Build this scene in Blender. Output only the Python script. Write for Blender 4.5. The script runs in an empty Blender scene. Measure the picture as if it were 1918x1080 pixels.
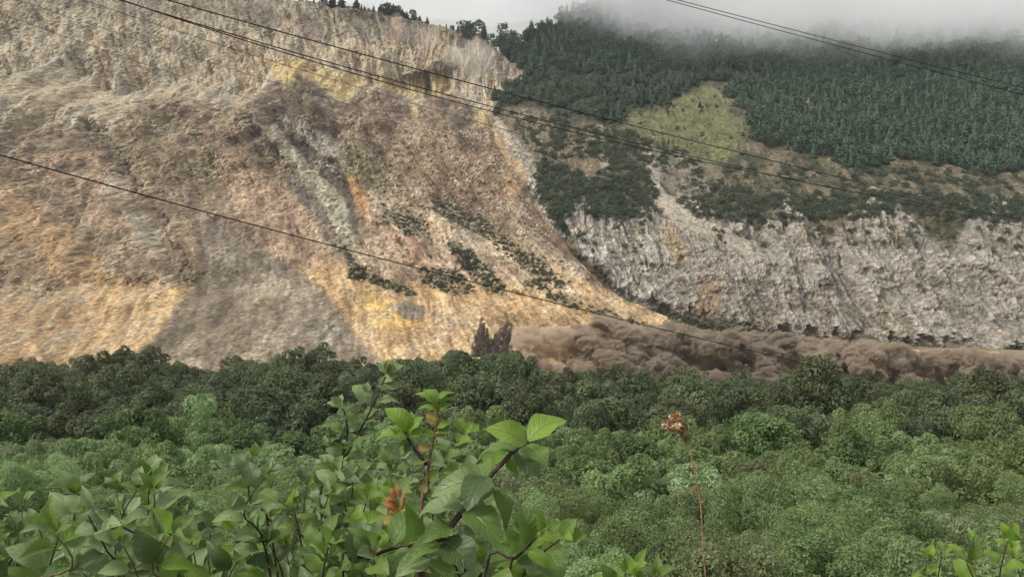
import bpy, bmesh, math, random
import numpy as np
from mathutils import Vector, Matrix, Quaternion

random.seed(7)
RNG = np.random.default_rng(7)
SC = bpy.context.scene
COL = SC.collection
R = math.radians

# ------------------------------------------------------------------ camera, sky, sun, exposure
F, CX, HV = 1484.0, 959.0, 640.0          # focal length, centre column and horizon row, in photograph pixels
cam_d = bpy.data.cameras.new('camera')
cam = bpy.data.objects.new('camera', cam_d); COL.objects.link(cam)
cam.location = (0, 0, 0); cam.rotation_euler = (R(90), 0, 0)
cam_d.sensor_width = 36; cam_d.lens = 36 * F / 1918
cam_d.shift_y = (HV - 540) / 1918
cam_d.clip_start = 0.05; cam_d.clip_end = 6000
SC.camera = cam

SUN_EL, SUN_AZ = R(44), R(-115)            # high, from the left and behind the camera
world = bpy.data.worlds.new('World'); SC.world = world; world.use_nodes = True
wn, wl = world.node_tree.nodes, world.node_tree.links
wn.clear()
sky = wn.new('ShaderNodeTexSky'); sky.sky_type = 'NISHITA'; sky.sun_disc = False
sky.sun_elevation = SUN_EL; sky.sun_rotation = SUN_AZ
sky.air_density = 1.0; sky.dust_density = 4.0; sky.ozone_density = 1.0
hs = wn.new('ShaderNodeHueSaturation'); hs.inputs['Saturation'].default_value = 0.12
mxw = wn.new('ShaderNodeMixRGB'); mxw.inputs['Fac'].default_value = 0.6
mxw.inputs[2].default_value = (6.5, 6.6, 6.75, 1)           # the even grey of a closed cloud cover
bg = wn.new('ShaderNodeBackground'); bg.inputs['Strength'].default_value = 0.085
wo = wn.new('ShaderNodeOutputWorld')
wl.new(sky.outputs[0], hs.inputs['Color']); wl.new(hs.outputs[0], mxw.inputs[1])
wl.new(mxw.outputs[0], bg.inputs['Color']); wl.new(bg.outputs[0], wo.inputs['Surface'])

sun_d = bpy.data.lights.new('sun', 'SUN'); sun_d.energy = 1.5; sun_d.angle = R(10); sun_d.color = (1.0, 0.95, 0.87)
sun = bpy.data.objects.new('sun', sun_d); COL.objects.link(sun)
sd = Vector((math.sin(SUN_AZ) * math.cos(SUN_EL), math.cos(SUN_AZ) * math.cos(SUN_EL), math.sin(SUN_EL)))
sun.rotation_euler = (-sd).to_track_quat('-Z', 'Y').to_euler()
sun.location = (0, 0, 500)

SC.view_settings.view_transform = 'Standard'; SC.view_settings.look = 'None'
SC.view_settings.exposure = 1.05; SC.view_settings.gamma = 1.0
SC.view_settings.use_curve_mapping = False
SC.render.engine = 'CYCLES'
SC.cycles.max_bounces = 12; SC.cycles.diffuse_bounces = 3; SC.cycles.glossy_bounces = 2
SC.cycles.transmission_bounces = 3; SC.cycles.volume_bounces = 12; SC.cycles.transparent_max_bounces = 6
SC.cycles.use_denoising = True

# ------------------------------------------------------------------ small helpers
def at(u, v, y):
    """world point at distance y seen in column u, row v of the photograph"""
    return Vector(((u - CX) / F * y, y, (HV - v) / F * y))

def lin(c):
    c = c / 255.0
    return c / 12.92 if c <= 0.04045 else ((c + 0.055) / 1.055) ** 2.4

ALB = 0.60
def rgb(r, g, b, k=ALB):
    return np.array([lin(r) * k, lin(g) * k, lin(b) * k], dtype=np.float32)

_perm = np.random.default_rng(11).permutation(1024)
_ang = np.random.default_rng(12).random(1024) * 2 * math.pi
_gx, _gy = np.cos(_ang).astype(np.float32), np.sin(_ang).astype(np.float32)
def perlin(x, y, seed=0):
    x = np.asarray(x, dtype=np.float32) + seed * 17.31; y = np.asarray(y, dtype=np.float32) + seed * 5.77
    xi = np.floor(x).astype(np.int32); yi = np.floor(y).astype(np.int32)
    xf = x - xi; yf = y - yi
    u = xf * xf * xf * (xf * (xf * 6 - 15) + 10); v = yf * yf * yf * (yf * (yf * 6 - 15) + 10)
    def g(ix, iy, dx, dy):
        h = _perm[(_perm[ix & 1023] + iy) & 1023]
        return _gx[h] * dx + _gy[h] * dy
    a = g(xi, yi, xf, yf); b = g(xi + 1, yi, xf - 1, yf)
    c = g(xi, yi + 1, xf, yf - 1); d = g(xi + 1, yi + 1, xf - 1, yf - 1)
    return 1.5 * ((a + u * (b - a)) * (1 - v) + (c + u * (d - c)) * v)
def fbm(x, y, octs=4, seed=0, gain=0.5):
    s = 0; amp = 1.0; f = 1.0; t = 0
    for o in range(octs):
        s = s + amp * perlin(x * f, y * f, seed + o * 3); t += amp; amp *= gain; f *= 2.03
    return s / t * 1.5
def ridged(x, y, octs=3, seed=0):
    s = 0; amp = 1.0; f = 1.0; t = 0
    for o in range(octs):
        s = s + amp * (1 - 2 * np.abs(perlin(x * f, y * f, seed + o * 3))); t += amp; amp *= 0.5; f *= 2.1
    return s / t
def sst(a, b, x):
    t = np.clip((x - a) / (b - a), 0, 1); return t * t * (3 - 2 * t)
def poly_sdf(u, v, pts):
    """signed distance to a polygon, positive inside"""
    pts = np.array(pts, dtype=np.float32); n = len(pts)
    d2 = np.full(u.shape, 1e12, dtype=np.float32); ins = np.zeros(u.shape, dtype=bool)
    for i in range(n):
        ax, ay = pts[i]; bx, by = pts[(i + 1) % n]
        ex, ey = bx - ax, by - ay
        wx, wy = u - ax, v - ay
        t = np.clip((wx * ex + wy * ey) / (ex * ex + ey * ey + 1e-9), 0, 1)
        qx, qy = wx - ex * t, wy - ey * t
        d2 = np.minimum(d2, qx * qx + qy * qy)
        if ey != 0:
            ins ^= ((ay > v) != (by > v)) & (u < ex * (v - ay) / ey + ax)
    d = np.sqrt(d2); return np.where(ins, d, -d)

def mesh_np(name, co, faces, mats=(), smooth=True, attrs=None):
    """fast mesh from numpy arrays; faces is (n,3) or (n,4)"""
    me = bpy.data.meshes.new(name)
    co = np.asarray(co, dtype=np.float32); faces = np.asarray(faces, dtype=np.int32)
    n, k = faces.shape
    me.vertices.add(len(co)); me.vertices.foreach_set('co', co.ravel())
    me.loops.add(n * k); me.loops.foreach_set('vertex_index', faces.ravel())
    me.polygons.add(n)
    me.polygons.foreach_set('loop_start', np.arange(0, n * k, k, dtype=np.int32))
    me.polygons.foreach_set('loop_total', np.full(n, k, dtype=np.int32))
    me.polygons.foreach_set('use_smooth', np.full(n, smooth, dtype=bool))
    for m in mats: me.materials.append(m)
    for an, (typ, arr) in (attrs or {}).items():
        a = me.attributes.new(an, typ, 'POINT')
        a.data.foreach_set('color' if 'COLOR' in typ else 'value', np.asarray(arr, dtype=np.float32).ravel())
    me.update(calc_edges=True)
    return me

def obj(name, data, parent=None, loc=None):
    o = bpy.data.objects.new(name, data); COL.objects.link(o)
    if parent is not None: o.parent = parent
    if loc is not None: o.location = loc
    return o
def tag(o, label=None, cat=None, group=None, kind=None):
    if label: o['label'] = label
    if cat: o['category'] = cat
    if group: o['group'] = group
    if kind: o['kind'] = kind
    return o
def copy_tree(o, parent=None):
    c = o.copy(); COL.objects.link(c); c.parent = parent
    for ch in o.children: copy_tree(ch, c)
    return c

class MB:
    """collects quads/tris for one mesh"""
    def __init__(s): s.v = []; s.f = []
    def tube(s, pts, radii, sides=6):
        base = len(s.v); pts = [Vector(p) for p in pts]
        up = None
        for i, p in enumerate(pts):
            d = (pts[min(i + 1, len(pts) - 1)] - pts[max(i - 1, 0)]).normalized()
            if up is None:
                up = d.orthogonal().normalized()
            up = (up - d * up.dot(d)).normalized(); w = d.cross(up)
            for k in range(sides):
                a = 2 * math.pi * k / sides
                s.v.append(p + (up * math.cos(a) + w * math.sin(a)) * radii[i])
        for i in range(len(pts) - 1):
            for k in range(sides):
                a = base + i * sides + k; b = base + i * sides + (k + 1) % sides
                s.f.append((a, b, b + sides, a + sides))
        s.f.append(tuple(base + k for k in range(sides))[::-1])
        e = base + (len(pts) - 1) * sides
        s.f.append(tuple(e + k for k in range(sides)))
    def mesh(s, name, mat, smooth=True):
        me = bpy.data.meshes.new(name); me.from_pydata([tuple(v) for v in s.v], [], s.f)
        me.materials.append(mat)
        me.polygons.foreach_set('use_smooth', [smooth] * len(me.polygons)); me.update()
        return me

# ------------------------------------------------------------------ materials
def new_mat(name):
    m = bpy.data.materials.new(name); m.use_nodes = True
    nt = m.node_tree; nt.nodes.clear()
    out = nt.nodes.new('ShaderNodeOutputMaterial')
    return m, nt, out
def N(nt, typ, **kw):
    n = nt.nodes.new(typ)
    for k, v in kw.items():
        if k in n.inputs: n.inputs[k].default_value = v
        else: setattr(n, k, v)
    return n

def terrain_mat(name, s1=0.9, s2=3.0, bump=0.35, dist=1.0):
    m, nt, out = new_mat(name); L = nt.links
    at_ = N(nt, 'ShaderNodeAttribute', attribute_name='albedo')
    tc = N(nt, 'ShaderNodeTexCoord')
    n1 = N(nt, 'ShaderNodeTexNoise', Scale=s1, Detail=8.0, Roughness=0.65)
    n2 = N(nt, 'ShaderNodeTexNoise', Scale=s2, Detail=4.0, Roughness=0.7)
    L.new(tc.outputs['Object'], n1.inputs['Vector']); L.new(tc.outputs['Object'], n2.inputs['Vector'])
    mr = N(nt, 'ShaderNodeMapRange'); mr.inputs[1].default_value = 0.3; mr.inputs[2].default_value = 0.7
    mr.inputs[3].default_value = 0.55; mr.inputs[4].default_value = 1.42
    L.new(n1.outputs['Fac'], mr.inputs[0])
    mx = N(nt, 'ShaderNodeVectorMath', operation='SCALE')
    L.new(at_.outputs['Color'], mx.inputs[0]); L.new(mr.outputs[0], mx.inputs['Scale'])
    vo = N(nt, 'ShaderNodeTexVoronoi', Scale=s1 * 0.62, Randomness=1.0); L.new(tc.outputs['Object'], vo.inputs['Vector'])
    sv = N(nt, 'ShaderNodeSeparateColor'); L.new(vo.outputs['Color'], sv.inputs[0])
    mv = N(nt, 'ShaderNodeMapRange'); mv.inputs[3].default_value = 0.74; mv.inputs[4].default_value = 1.26; L.new(sv.outputs[0], mv.inputs[0])
    mx2 = N(nt, 'ShaderNodeVectorMath', operation='SCALE'); L.new(mx.outputs[0], mx2.inputs[0]); L.new(mv.outputs[0], mx2.inputs['Scale']); mx = mx2
    b = N(nt, 'ShaderNodeBump', Strength=bump, Distance=dist); L.new(n1.outputs['Fac'], b.inputs['Height'])
    b2 = N(nt, 'ShaderNodeBump', Strength=bump, Distance=dist * 0.35)
    L.new(n2.outputs['Fac'], b2.inputs['Height']); L.new(b.outputs[0], b2.inputs['Normal'])
    p = N(nt, 'ShaderNodeBsdfPrincipled', Roughness=0.95); p.inputs['Specular IOR Level'].default_value = 0.15
    L.new(mx.outputs[0], p.inputs['Base Color']); L.new(b2.outputs[0], p.inputs['Normal'])
    L.new(p.outputs[0], out.inputs['Surface'])
    return m

def leaf_mass_mat(name, c_dark, c_mid, c_light, trans=0.25, rnd=0.35, rough=0.6):
    """foliage made of many small leaf faces: colour varies per leaf and per plant"""
    m, nt, out = new_mat(name); L = nt.links
    a = N(nt, 'ShaderNodeAttribute', attribute_name='tint')
    oi = N(nt, 'ShaderNodeObjectInfo')
    cr = N(nt, 'ShaderNodeValToRGB')
    e = cr.color_ramp.elements
    e[0].position = 0.0; e[0].color = (*c_dark, 1); e[1].position = 1.0; e[1].color = (*c_light, 1)
    k = e.new(0.55); k.color = (*c_mid, 1)
    ad = N(nt, 'ShaderNodeMath', operation='MULTIPLY_ADD')
    ad.inputs[1].default_value = rnd; L.new(oi.outputs['Random'], ad.inputs[0])
    sc = N(nt, 'ShaderNodeMath', operation='MULTIPLY_ADD'); sc.inputs[1].default_value = 1.0 - rnd
    L.new(a.outputs['Fac'], sc.inputs[0]); sc.inputs[2].default_value = 0.0
    L.new(sc.outputs[0], ad.inputs[2])
    L.new(ad.outputs[0], cr.inputs['Fac'])
    hv = N(nt, 'ShaderNodeHueSaturation'); L.new(cr.outputs[0], hv.inputs['Color'])
    mh = N(nt, 'ShaderNodeMapRange'); mh.inputs[3].default_value = 0.482; mh.inputs[4].default_value = 0.512
    L.new(oi.outputs['Random'], mh.inputs[0]); L.new(mh.outputs[0], hv.inputs['Hue'])
    p = N(nt, 'ShaderNodeBsdfPrincipled', Roughness=rough); p.inputs['Specular IOR Level'].default_value = 0.25
    t = N(nt, 'ShaderNodeBsdfTranslucent')
    L.new(hv.outputs[0], p.inputs['Base Color']); L.new(hv.outputs[0], t.inputs['Color'])
    ms = N(nt, 'ShaderNodeMixShader', Fac=trans)
    L.new(p.outputs[0], ms.inputs[1]); L.new(t.outputs[0], ms.inputs[2]); L.new(ms.outputs[0], out.inputs['Surface'])
    return m

def plain_mat(name, c, rough=0.8, noise=0.0, scale=20.0, bump=0.0):
    m, nt, out = new_mat(name); L = nt.links
    p = N(nt, 'ShaderNodeBsdfPrincipled', Roughness=rough); p.inputs['Specular IOR Level'].default_value = 0.2
    tc = N(nt, 'ShaderNodeTexCoord'); n = N(nt, 'ShaderNodeTexNoise', Scale=scale, Detail=5.0)
    L.new(tc.outputs['Object'], n.inputs['Vector'])
    mr = N(nt, 'ShaderNodeMapRange'); mr.inputs[1].default_value = 0.3; mr.inputs[2].default_value = 0.7
    mr.inputs[3].default_value = 1 - noise; mr.inputs[4].default_value = 1 + noise
    L.new(n.outputs['Fac'], mr.inputs[0])
    v = N(nt, 'ShaderNodeVectorMath', operation='SCALE'); v.inputs[0].default_value = tuple(c)
    L.new(mr.outputs[0], v.inputs['Scale']); L.new(v.outputs[0], p.inputs['Base Color'])
    if bump:
        b = N(nt, 'ShaderNodeBump', Strength=bump, Distance=0.02); L.new(n.outputs['Fac'], b.inputs['Height'])
        L.new(b.outputs[0], p.inputs['Normal'])
    L.new(p.outputs[0], out.inputs['Surface'])
    return m

M_SLOPE = terrain_mat('landslide_rock', 0.7, 2.6, 0.3, 0.8)
M_VALLEY = terrain_mat('valley_soil', 0.5, 3.0, 0.4, 0.4)
M_BARK = plain_mat('bark', (0.07, 0.05, 0.038), 0.9, 0.35, 6.0)
M_CONIFER = leaf_mass_mat('conifer_needles', (0.018, 0.035, 0.020), (0.044, 0.076, 0.040), (0.104, 0.156, 0.077), 0.12, 0.45)
M_SCRUB = leaf_mass_mat('scrub_leaves', (0.037, 0.052, 0.028), (0.082, 0.107, 0.057), (0.169, 0.201, 0.115), 0.25, 0.5)
M_TREE = leaf_mass_mat('valley_tree_leaves', (0.046, 0.061, 0.027), (0.119, 0.146, 0.068), (0.257, 0.292, 0.156), 0.35, 0.3)
M_BUSH = leaf_mass_mat('bush_leaves', (0.086, 0.131, 0.049), (0.210, 0.293, 0.122), (0.445, 0.546, 0.300), 0.42, 0.35)

# ------------------------------------------------------------------ the landslide mountain side
# profiles: distance y of the slope at height z, for the slide (left) and for the standing spur (right)
LZ = [-40, -14, 0, 12, 30, 60, 100, 141, 200, 245, 270, 354, 372, 400, 440, 520]
LY = [280, 330, 362, 395, 440, 492, 560, 616, 710, 785, 800, 846, 900, 1000, 1150, 1500]
RZ = [-40, 0, 19, 50, 85, 110, 150, 250, 355, 450, 600]
RY = [400, 470, 484, 503, 526, 562, 625, 780, 941, 1080, 1300]
CREST = [(-500, -90), (0, -62), (250, -48), (430, -20), (520, 0), (599, 10), (640, 17), (700, 25), (740, 31), (780, 38), (820, 52), (850, 60),
         (880, 67), (912, 73), (940, 102), (985, 138), (1100, 200)]
cr_x = [(u - CX) / F * 846 for u, v in CREST]; cr_z = [(HV - v) / F * 846 for u, v in CREST]
RIGHT = [(908, 66), (945, 105), (985, 140), (945, 160), (925, 185), (925, 215), (950, 255), (1000, 305), (1005, 365), (1040, 428), (1075, 475),
         (1112, 512), (1172, 560), (1235, 582), (1318, 615), (1600, 650), (3000, 690), (3000, -600), (600, -600), (700, 20), (800, 40), (870, 60)]

def build_columns():
    xs = [0.0]
    while xs[-1] < 800: xs.append(xs[-1] + 0.42 + 0.0031 * xs[-1])
    xs = np.array(xs, dtype=np.float32)
    return np.concatenate([-xs[:0:-1], xs])
XS = build_columns()
vs_rows = np.linspace(770, 22, 450)
ztab = np.linspace(-30, 353, 4000); vtab = HV - F * ztab / np.interp(ztab, LZ, LY)
ZS = np.interp(-vs_rows, -vtab, ztab); ZS = np.unique(np.round(ZS, 4)).astype(np.float32)
zz = ZS[ZS < 352]
extra = np.arange(352, 640, 2.2, dtype=np.float32)
ZS = np.concatenate([zz, extra])
X, Z = np.meshgrid(XS, ZS)
X = X.astype(np.float32); Z = Z.astype(np.float32)

crest = np.maximum(np.interp(X, cr_x, cr_z), 285)
Zr = np.where(Z > 245, 245 + (Z - 245) * (354 - 245) / (crest - 245), Z)
kink = sst(120, 200, Zr) * sst(330, 290, Zr) * sst(60, -220, X)
YL = np.interp(Zr + kink * (34 * fbm(X / 95, X * 0 + 3.3, 3, 30) + 10 * fbm(X / 30, Z / 60, 3, 31)), LZ, LY).astype(np.float32)
YR = np.interp(Z, RZ, RY).astype(np.float32)
RIDGE = [(600, 96), (800, 80), (860, 66), (890, 58), (930, 48), (960, 40), (985, 34), (1020, 10), (1060, -40), (1200, -200)]
zrc = np.interp(X, [(u - CX) / F * 905 for u, v in RIDGE], [(HV - v) / F * 905 for u, v in RIDGE])
YR = YR + 5.0 * np.maximum(0, Z - zrc).astype(np.float32)
U0 = CX + F * X / YL; V0 = HV - F * Z / YL
wob = 5 * fbm(X / 16, Z / 16, 3, 40)
WR = sst(-7, 7, poly_sdf(U0 + wob, V0 + wob, RIGHT))
YB = YL * (1 - WR) + YR * WR
U = CX + F * X / YB; V = HV - F * Z / YB
wu = U + 15 * fbm(X / 17, Z / 22, 6, 50, 0.62); wv = V + 15 * fbm(X / 17, Z / 22, 6, 60, 0.62)

fu = U + 4 * fbm(X / 9, Z / 11, 5, 52, 0.62); fv = V + 5 * fbm(X / 9, Z / 11, 5, 62, 0.62)
def mask(pts, soft=8, grow=0):
    mu, mv = (wu, wv) if soft > 6 else (fu, fv)
    pts_a = np.array(pts); pad = soft + abs(grow) + 30
    sel = (U > pts_a[:, 0].min() - pad) & (U < pts_a[:, 0].max() + pad) & (V > pts_a[:, 1].min() - pad) & (V < pts_a[:, 1].max() + pad)
    out = np.zeros_like(U)
    if sel.any():
        out[sel] = sst(-soft, soft, poly_sdf(mu[sel], mv[sel], pts) + grow)
    return out

BAND_OUTLINES = [[(800, 358), (860, 388), (902, 404), (942, 440), (1002, 480), (1062, 525), (1040, 532), (980, 502), (920, 452), (860, 422), (815, 396)],
 [(838, 452), (880, 468), (922, 508), (952, 545), (920, 548), (880, 512), (850, 482)], [(700, 385), (760, 395), (805, 420), (805, 440), (760, 442), (735, 415)],
 [(650, 472), (682, 510), (780, 545), (770, 557), (700, 532), (655, 522)], [(780, 498), (860, 508), (898, 545), (860, 557), (790, 532)],
 [(975, 522), (1100, 568), (1225, 612), (1180, 614), (1060, 574), (990, 540)], [(1232, 572), (1318, 604), (1400, 622), (1400, 636), (1318, 626), (1260, 606)]]
P = dict(
 scarp=[(-900, -120), (520, -60), (599, 8), (700, 23), (780, 36), (850, 58), (912, 71), (950, 105), (985, 138), (960, 165), (930, 170), (925, 205), (890, 200),
        (868, 190), (842, 168), (790, 186), (740, 178), (690, 168), (650, 192), (599, 168), (430, 215), (330, 180), (200, 260), (60, 230), (-900, 420)],
 cliff=[(1062, 440), (1078, 372), (1110, 415), (1180, 415), (1215, 390), (1222, 335), (1260, 378), (1318, 412), (1400, 446), (1470, 396), (1550, 474), (1640, 372), (1700, 420), (1770, 486), (1850, 400), (1930, 470), (2100, 430), (2100, 690),
        (1600, 645), (1318, 612), (1230, 580), (1170, 560), (1110, 510)],
 hummock=[(700, 385), (780, 365), (860, 400), (910, 435), (980, 470), (1060, 515), (1090, 555), (960, 545), (850, 520), (720, 520), (660, 500), (690, 440)],
 apron=[(-900, 560), (300, 535), (599, 505), (660, 508), (760, 532), (900, 528), (1000, 535), (1100, 555), (1200, 578), (1318, 606), (2100, 655), (2100, 760), (-900, 760)],
 debris=[(560, 190), (650, 190), (700, 170), (850, 190), (925, 210), (990, 300), (1010, 380), (1080, 480), (960, 450), (860, 395), (780, 365), (700, 385), (640, 330), (560, 300), (300, 280), (300, 200)],
)
m_scarp, m_hum, m_apron, m_debris = [mask(P[k], w_) for k, w_ in (('scarp', 9), ('hummock', 24), ('apron', 20), ('debris', 9))]
_wv = wv.copy(); wv = wv + 34 * ridged((X + 0.15 * Z) / 17, Z / 150, 3, 66); m_cliff = mask(P['cliff'], 9); wv = _wv       # tongues of rock and growth along its top
m_cliff = m_cliff * WR; m_apron = m_apron * (1 - WR)

# relief. kshear leans the gullies: on the left of the scarp and low on the spur they run down to the right
kshear = 0.45 * sst(-60, -190, X) * m_scarp + 0.34 * m_cliff * sst(120, 40, Z)
XSH = X + kshear * (Z - np.where(X < 0, 285, 60)) * 0.9
warpx = 3.0 * fbm(X / 25, Z / 40, 3, 70)
warpx = warpx + 1.0 * fbm(X / 7, Z / 26, 3, 75)
g_big = ridged((XSH + warpx * 2.2) / 26, Z / 120, 4, 80)
g_fine = ridged((XSH + warpx * 1.1) / 8.5, Z / 60, 4, 90)
g_hair = fbm((XSH + warpx * 0.6) / 2.3, Z / 24, 4, 95, 0.62)
flow = X + 0.62 * Z + 3.5 * fbm(X / 34, Z / 34, 3, 76) + 1.2 * fbm(X / 6, Z / 9, 3, 77)
r0 = ridged(flow / 42, Z / 170, 3, 79)
r1 = ridged(flow / 11, Z / 75, 4, 81); r2 = ridged(flow / 3.6, Z / 26, 4, 83); r3 = fbm(flow / 1.5, Z / 8, 3, 85, 0.6)
patch = fbm(X / 24, Z / 20, 6, 87, 0.6)
iso_big = fbm(X / 70, Z / 70, 3, 100)
iso_mid = fbm(X / 16, Z / 16, 4, 110)
iso_fine = fbm(X / 4.2, Z / 4.2, 4, 120)
rot = 0.72
XR_ = X * math.cos(rot) - Z * math.sin(rot) ; ZR_ = X * math.sin(rot) + Z * math.cos(rot)
diag = ridged(ZR_ / 19 + 0.3 * fbm(X / 25, Z / 25, 3, 131), XR_ / 80, 4, 130)                 # ribs running from upper left to lower right
diag_f = fbm(ZR_ / 3.5, XR_ / 18, 3, 140)
m_rest = np.clip(1 - m_scarp - m_cliff - m_hum - m_apron, 0, 1)
D = -9 * iso_big * (1 - WR * 0.5)
D += m_scarp * (-8.0 * g_big - 3.2 * g_fine - 0.9 * g_hair)
pat2 = fbm(X / 30, Z / 24, 4, 88, 0.6); amp_c = 0.6 + 0.7 * sst(-0.2, 0.3, pat2)
led = Z / 13 + 1.6 * fbm(X / 22, Z / 30, 4, 89); ledge = np.abs((led % 1.0) - 0.5) * 2
D += m_cliff * (-8.5 * g_big * (0.6 + 0.5 * amp_c) - 3.0 * amp_c * g_fine - 1.0 * amp_c * g_hair - (1.6 - amp_c) * 0.3 * iso_fine + 0.7 * sst(0.2, 0.0, ledge) * sst(0.0, -0.4, pat2))
D += m_scarp * 2.2 * sst(0.18, 0.0, np.abs(((Z / 21 + 1.4 * fbm(X / 26, Z / 30, 4, 91)) % 1.0) - 0.5) * 2) * sst(0.1, 0.4, fbm(X / 22, Z / 18, 3, 92))
D += m_hum * (-10.0 * diag - 1.4 * diag_f - 2.5 * iso_mid)
D += m_apron * (-2.2 * diag - 0.6 * diag_f - 2.2 * iso_mid - 0.3 * iso_fine)
D += (1 - WR) * m_rest * (-1.2 * diag - 3.2 * iso_mid - 0.8 * iso_fine - (7.0 + 9.0 * sst(-110, -200, X)) * r0 - 4.0 * r1 - 1.3 * r2)
D += (1 - WR) * (m_hum + m_apron) * (-3.0 * r0 - 2.6 * r1 - 1.0 * r2)
D += WR * (1 - m_cliff) * (-4 * g_big - 3 * iso_mid - 0.6 * iso_fine)
grit = fbm(X / 1.9, Z / 1.9, 3, 180)
blocky = sst(-0.1, 0.35, patch)
D -= (1 - m_apron * 0.5) * (0.25 + 1.3 * blocky) * iso_fine * (1 - m_cliff * 0.7)
D -= (0.15 + 0.6 * blocky) * grit * (1 - 0.5 * m_scarp) * (1 - 0.5 * m_apron)
def bump(pts, soft, amount):
    global D
    D = D + amount * mask(pts, soft)
bump([(752, 142), (790, 135), (826, 118), (844, 132), (838, 144), (800, 142), (775, 148)], 4, -9)      # the hood over the yellow hollow
bump([(722, 152), (775, 150), (838, 146), (845, 165), (838, 178), (760, 172)], 5, 5)
bump([(794, 142), (807, 142), (813, 216), (792, 216)], 4, 5)
bump([(500, 190), (545, 245), (600, 290), (637, 310), (655, 350), (690, 470), (682, 478), (645, 375), (620, 350), (590, 320)], 6, 4)
bump([(470, 220), (590, 368), (640, 440), (668, 492), (655, 502), (590, 410)], 6, 4)
bump([(150, 220), (190, 240), (330, 430), (400, 560), (370, 560), (270, 410)], 9, 6)
FAN = [(360, 380), (470, 450), (560, 505), (606, 540), (642, 580), (668, 622), (705, 668), (730, 720), (180, 760), (300, 640), (350, 570), (395, 510), (385, 440)]
bump(FAN, 5, -4.5)
bump([(985, 345), (1002, 375), (1040, 430), (1080, 480), (1165, 560), (1110, 528), (1060, 482), (985, 400)], 7, 4)
bump([(728, 264), (745, 264), (775, 276), (752, 288), (735, 280)], 3, 4)
bump([(838, 462), (900, 480), (960, 540), (920, 545), (860, 500)], 8, -4)
CHUTE = [(1218, 336), (1245, 362), (1318, 408), (1400, 450), (1400, 480), (1318, 442), (1280, 432), (1238, 412)]
STREAM = [(915, 225), (936, 240), (965, 290), (992, 345), (985, 352), (950, 312), (925, 275)]
FLOWB = [(985, 348), (1002, 380), (1040, 432), (1080, 482), (1120, 522), (1168, 562), (1110, 528), (1060, 484), (1000, 424), (955, 402), (968, 372)]
smoothm = np.maximum.reduce([mask(CHUTE, 6) * 0.8, mask(STREAM, 6) * 0.75, mask(FLOWB, 6) * 0.6, mask(FAN, 5) * 0.55])   # loose fine scree lies smooth
D = D * (1 - smoothm) + smoothm * -2.0
Y = YB + D
U1 = CX + F * X / Y; V1 = HV - F * Z / Y

# --- mineral colours, with rib shading painted over the hummocks
C = np.empty(X.shape + (3,), dtype=np.float32)
C[:] = rgb(146, 124, 100)
def paint(m, c, k=1.0):
    global C
    C += (np.asarray(c, dtype=np.float32) - C) * (m * k)[..., None]
def region(pts, c, soft=8, k=1.0, tex=None):
    m = mask(pts, soft)
    if tex is not None: m = m * tex
    paint(m, rgb(*c), k)
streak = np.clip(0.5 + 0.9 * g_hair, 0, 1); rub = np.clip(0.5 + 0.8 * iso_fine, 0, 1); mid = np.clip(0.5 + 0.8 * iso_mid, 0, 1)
# standing spur: thin soil with olive growth
paint(WR, rgb(96, 92, 64)); paint(WR * sst(0.5, 0.8, mid), rgb(134, 118, 90), 0.8); paint(WR * sst(0.55, 0.9, streak), rgb(150, 134, 106), 0.5); paint(WR * sst(0.42, 0.2, mid), rgb(70, 74, 48), 0.7)
# slide debris
paint(m_debris, rgb(142, 118, 94)); paint(m_debris * sst(0.5, 0.8, mid), rgb(166, 142, 114), 0.7); paint(m_debris * sst(0.45, 0.2, mid), rgb(108, 88, 72), 0.6)
region([(760, 225), (900, 265), (960, 330), (965, 400), (880, 380), (800, 335), (720, 290)], (146, 116, 90), 14, 0.65)
region([(660, 175), (700, 190), (780, 205), (760, 260), (700, 250), (650, 220)], (124, 98, 80), 14, 0.6)
region([(720, 240), (820, 230), (880, 260), (840, 300), (760, 290)], (164, 146, 116), 14, 0.6, rub)
# scarp
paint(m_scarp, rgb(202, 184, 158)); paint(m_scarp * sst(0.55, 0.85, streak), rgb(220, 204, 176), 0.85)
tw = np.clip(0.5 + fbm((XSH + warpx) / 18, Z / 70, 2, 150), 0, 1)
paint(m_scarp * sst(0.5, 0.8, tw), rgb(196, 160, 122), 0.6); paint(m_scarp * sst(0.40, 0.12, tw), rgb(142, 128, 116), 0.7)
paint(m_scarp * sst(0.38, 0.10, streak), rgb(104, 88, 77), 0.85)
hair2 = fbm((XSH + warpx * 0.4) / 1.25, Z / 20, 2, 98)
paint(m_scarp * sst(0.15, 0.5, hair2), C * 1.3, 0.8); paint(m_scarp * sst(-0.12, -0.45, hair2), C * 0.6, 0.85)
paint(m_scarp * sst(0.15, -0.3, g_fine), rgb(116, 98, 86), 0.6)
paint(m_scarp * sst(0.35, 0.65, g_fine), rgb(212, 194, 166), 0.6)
for q in ([(640, 18), (700, 26), (704, 56), (690, 74), (668, 60), (640, 40)], [(712, 30), (738, 34), (734, 74), (716, 72)], [(752, 40), (792, 42), (790, 84), (768, 86), (756, 64)],
          [(560, 25), (604, 34), (622, 80), (610, 95), (560, 70)], [(440, 10), (520, 20), (530, 70), (470, 60)], [(826, 60), (905, 78), (880, 92), (840, 84)], [(925, 105), (985, 140), (940, 150), (930, 130)]):
    region(q, (108, 98, 90), 9, 0.8, np.clip(0.55 + 0.6 * g_hair, 0, 1))
region([(735, 30), (752, 34), (755, 70), (745, 100), (735, 95)], (196, 150, 118), 8, 0.6)
region([(790, 50), (830, 60), (845, 120), (800, 110)], (190, 158, 122), 10, 0.6)
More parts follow.
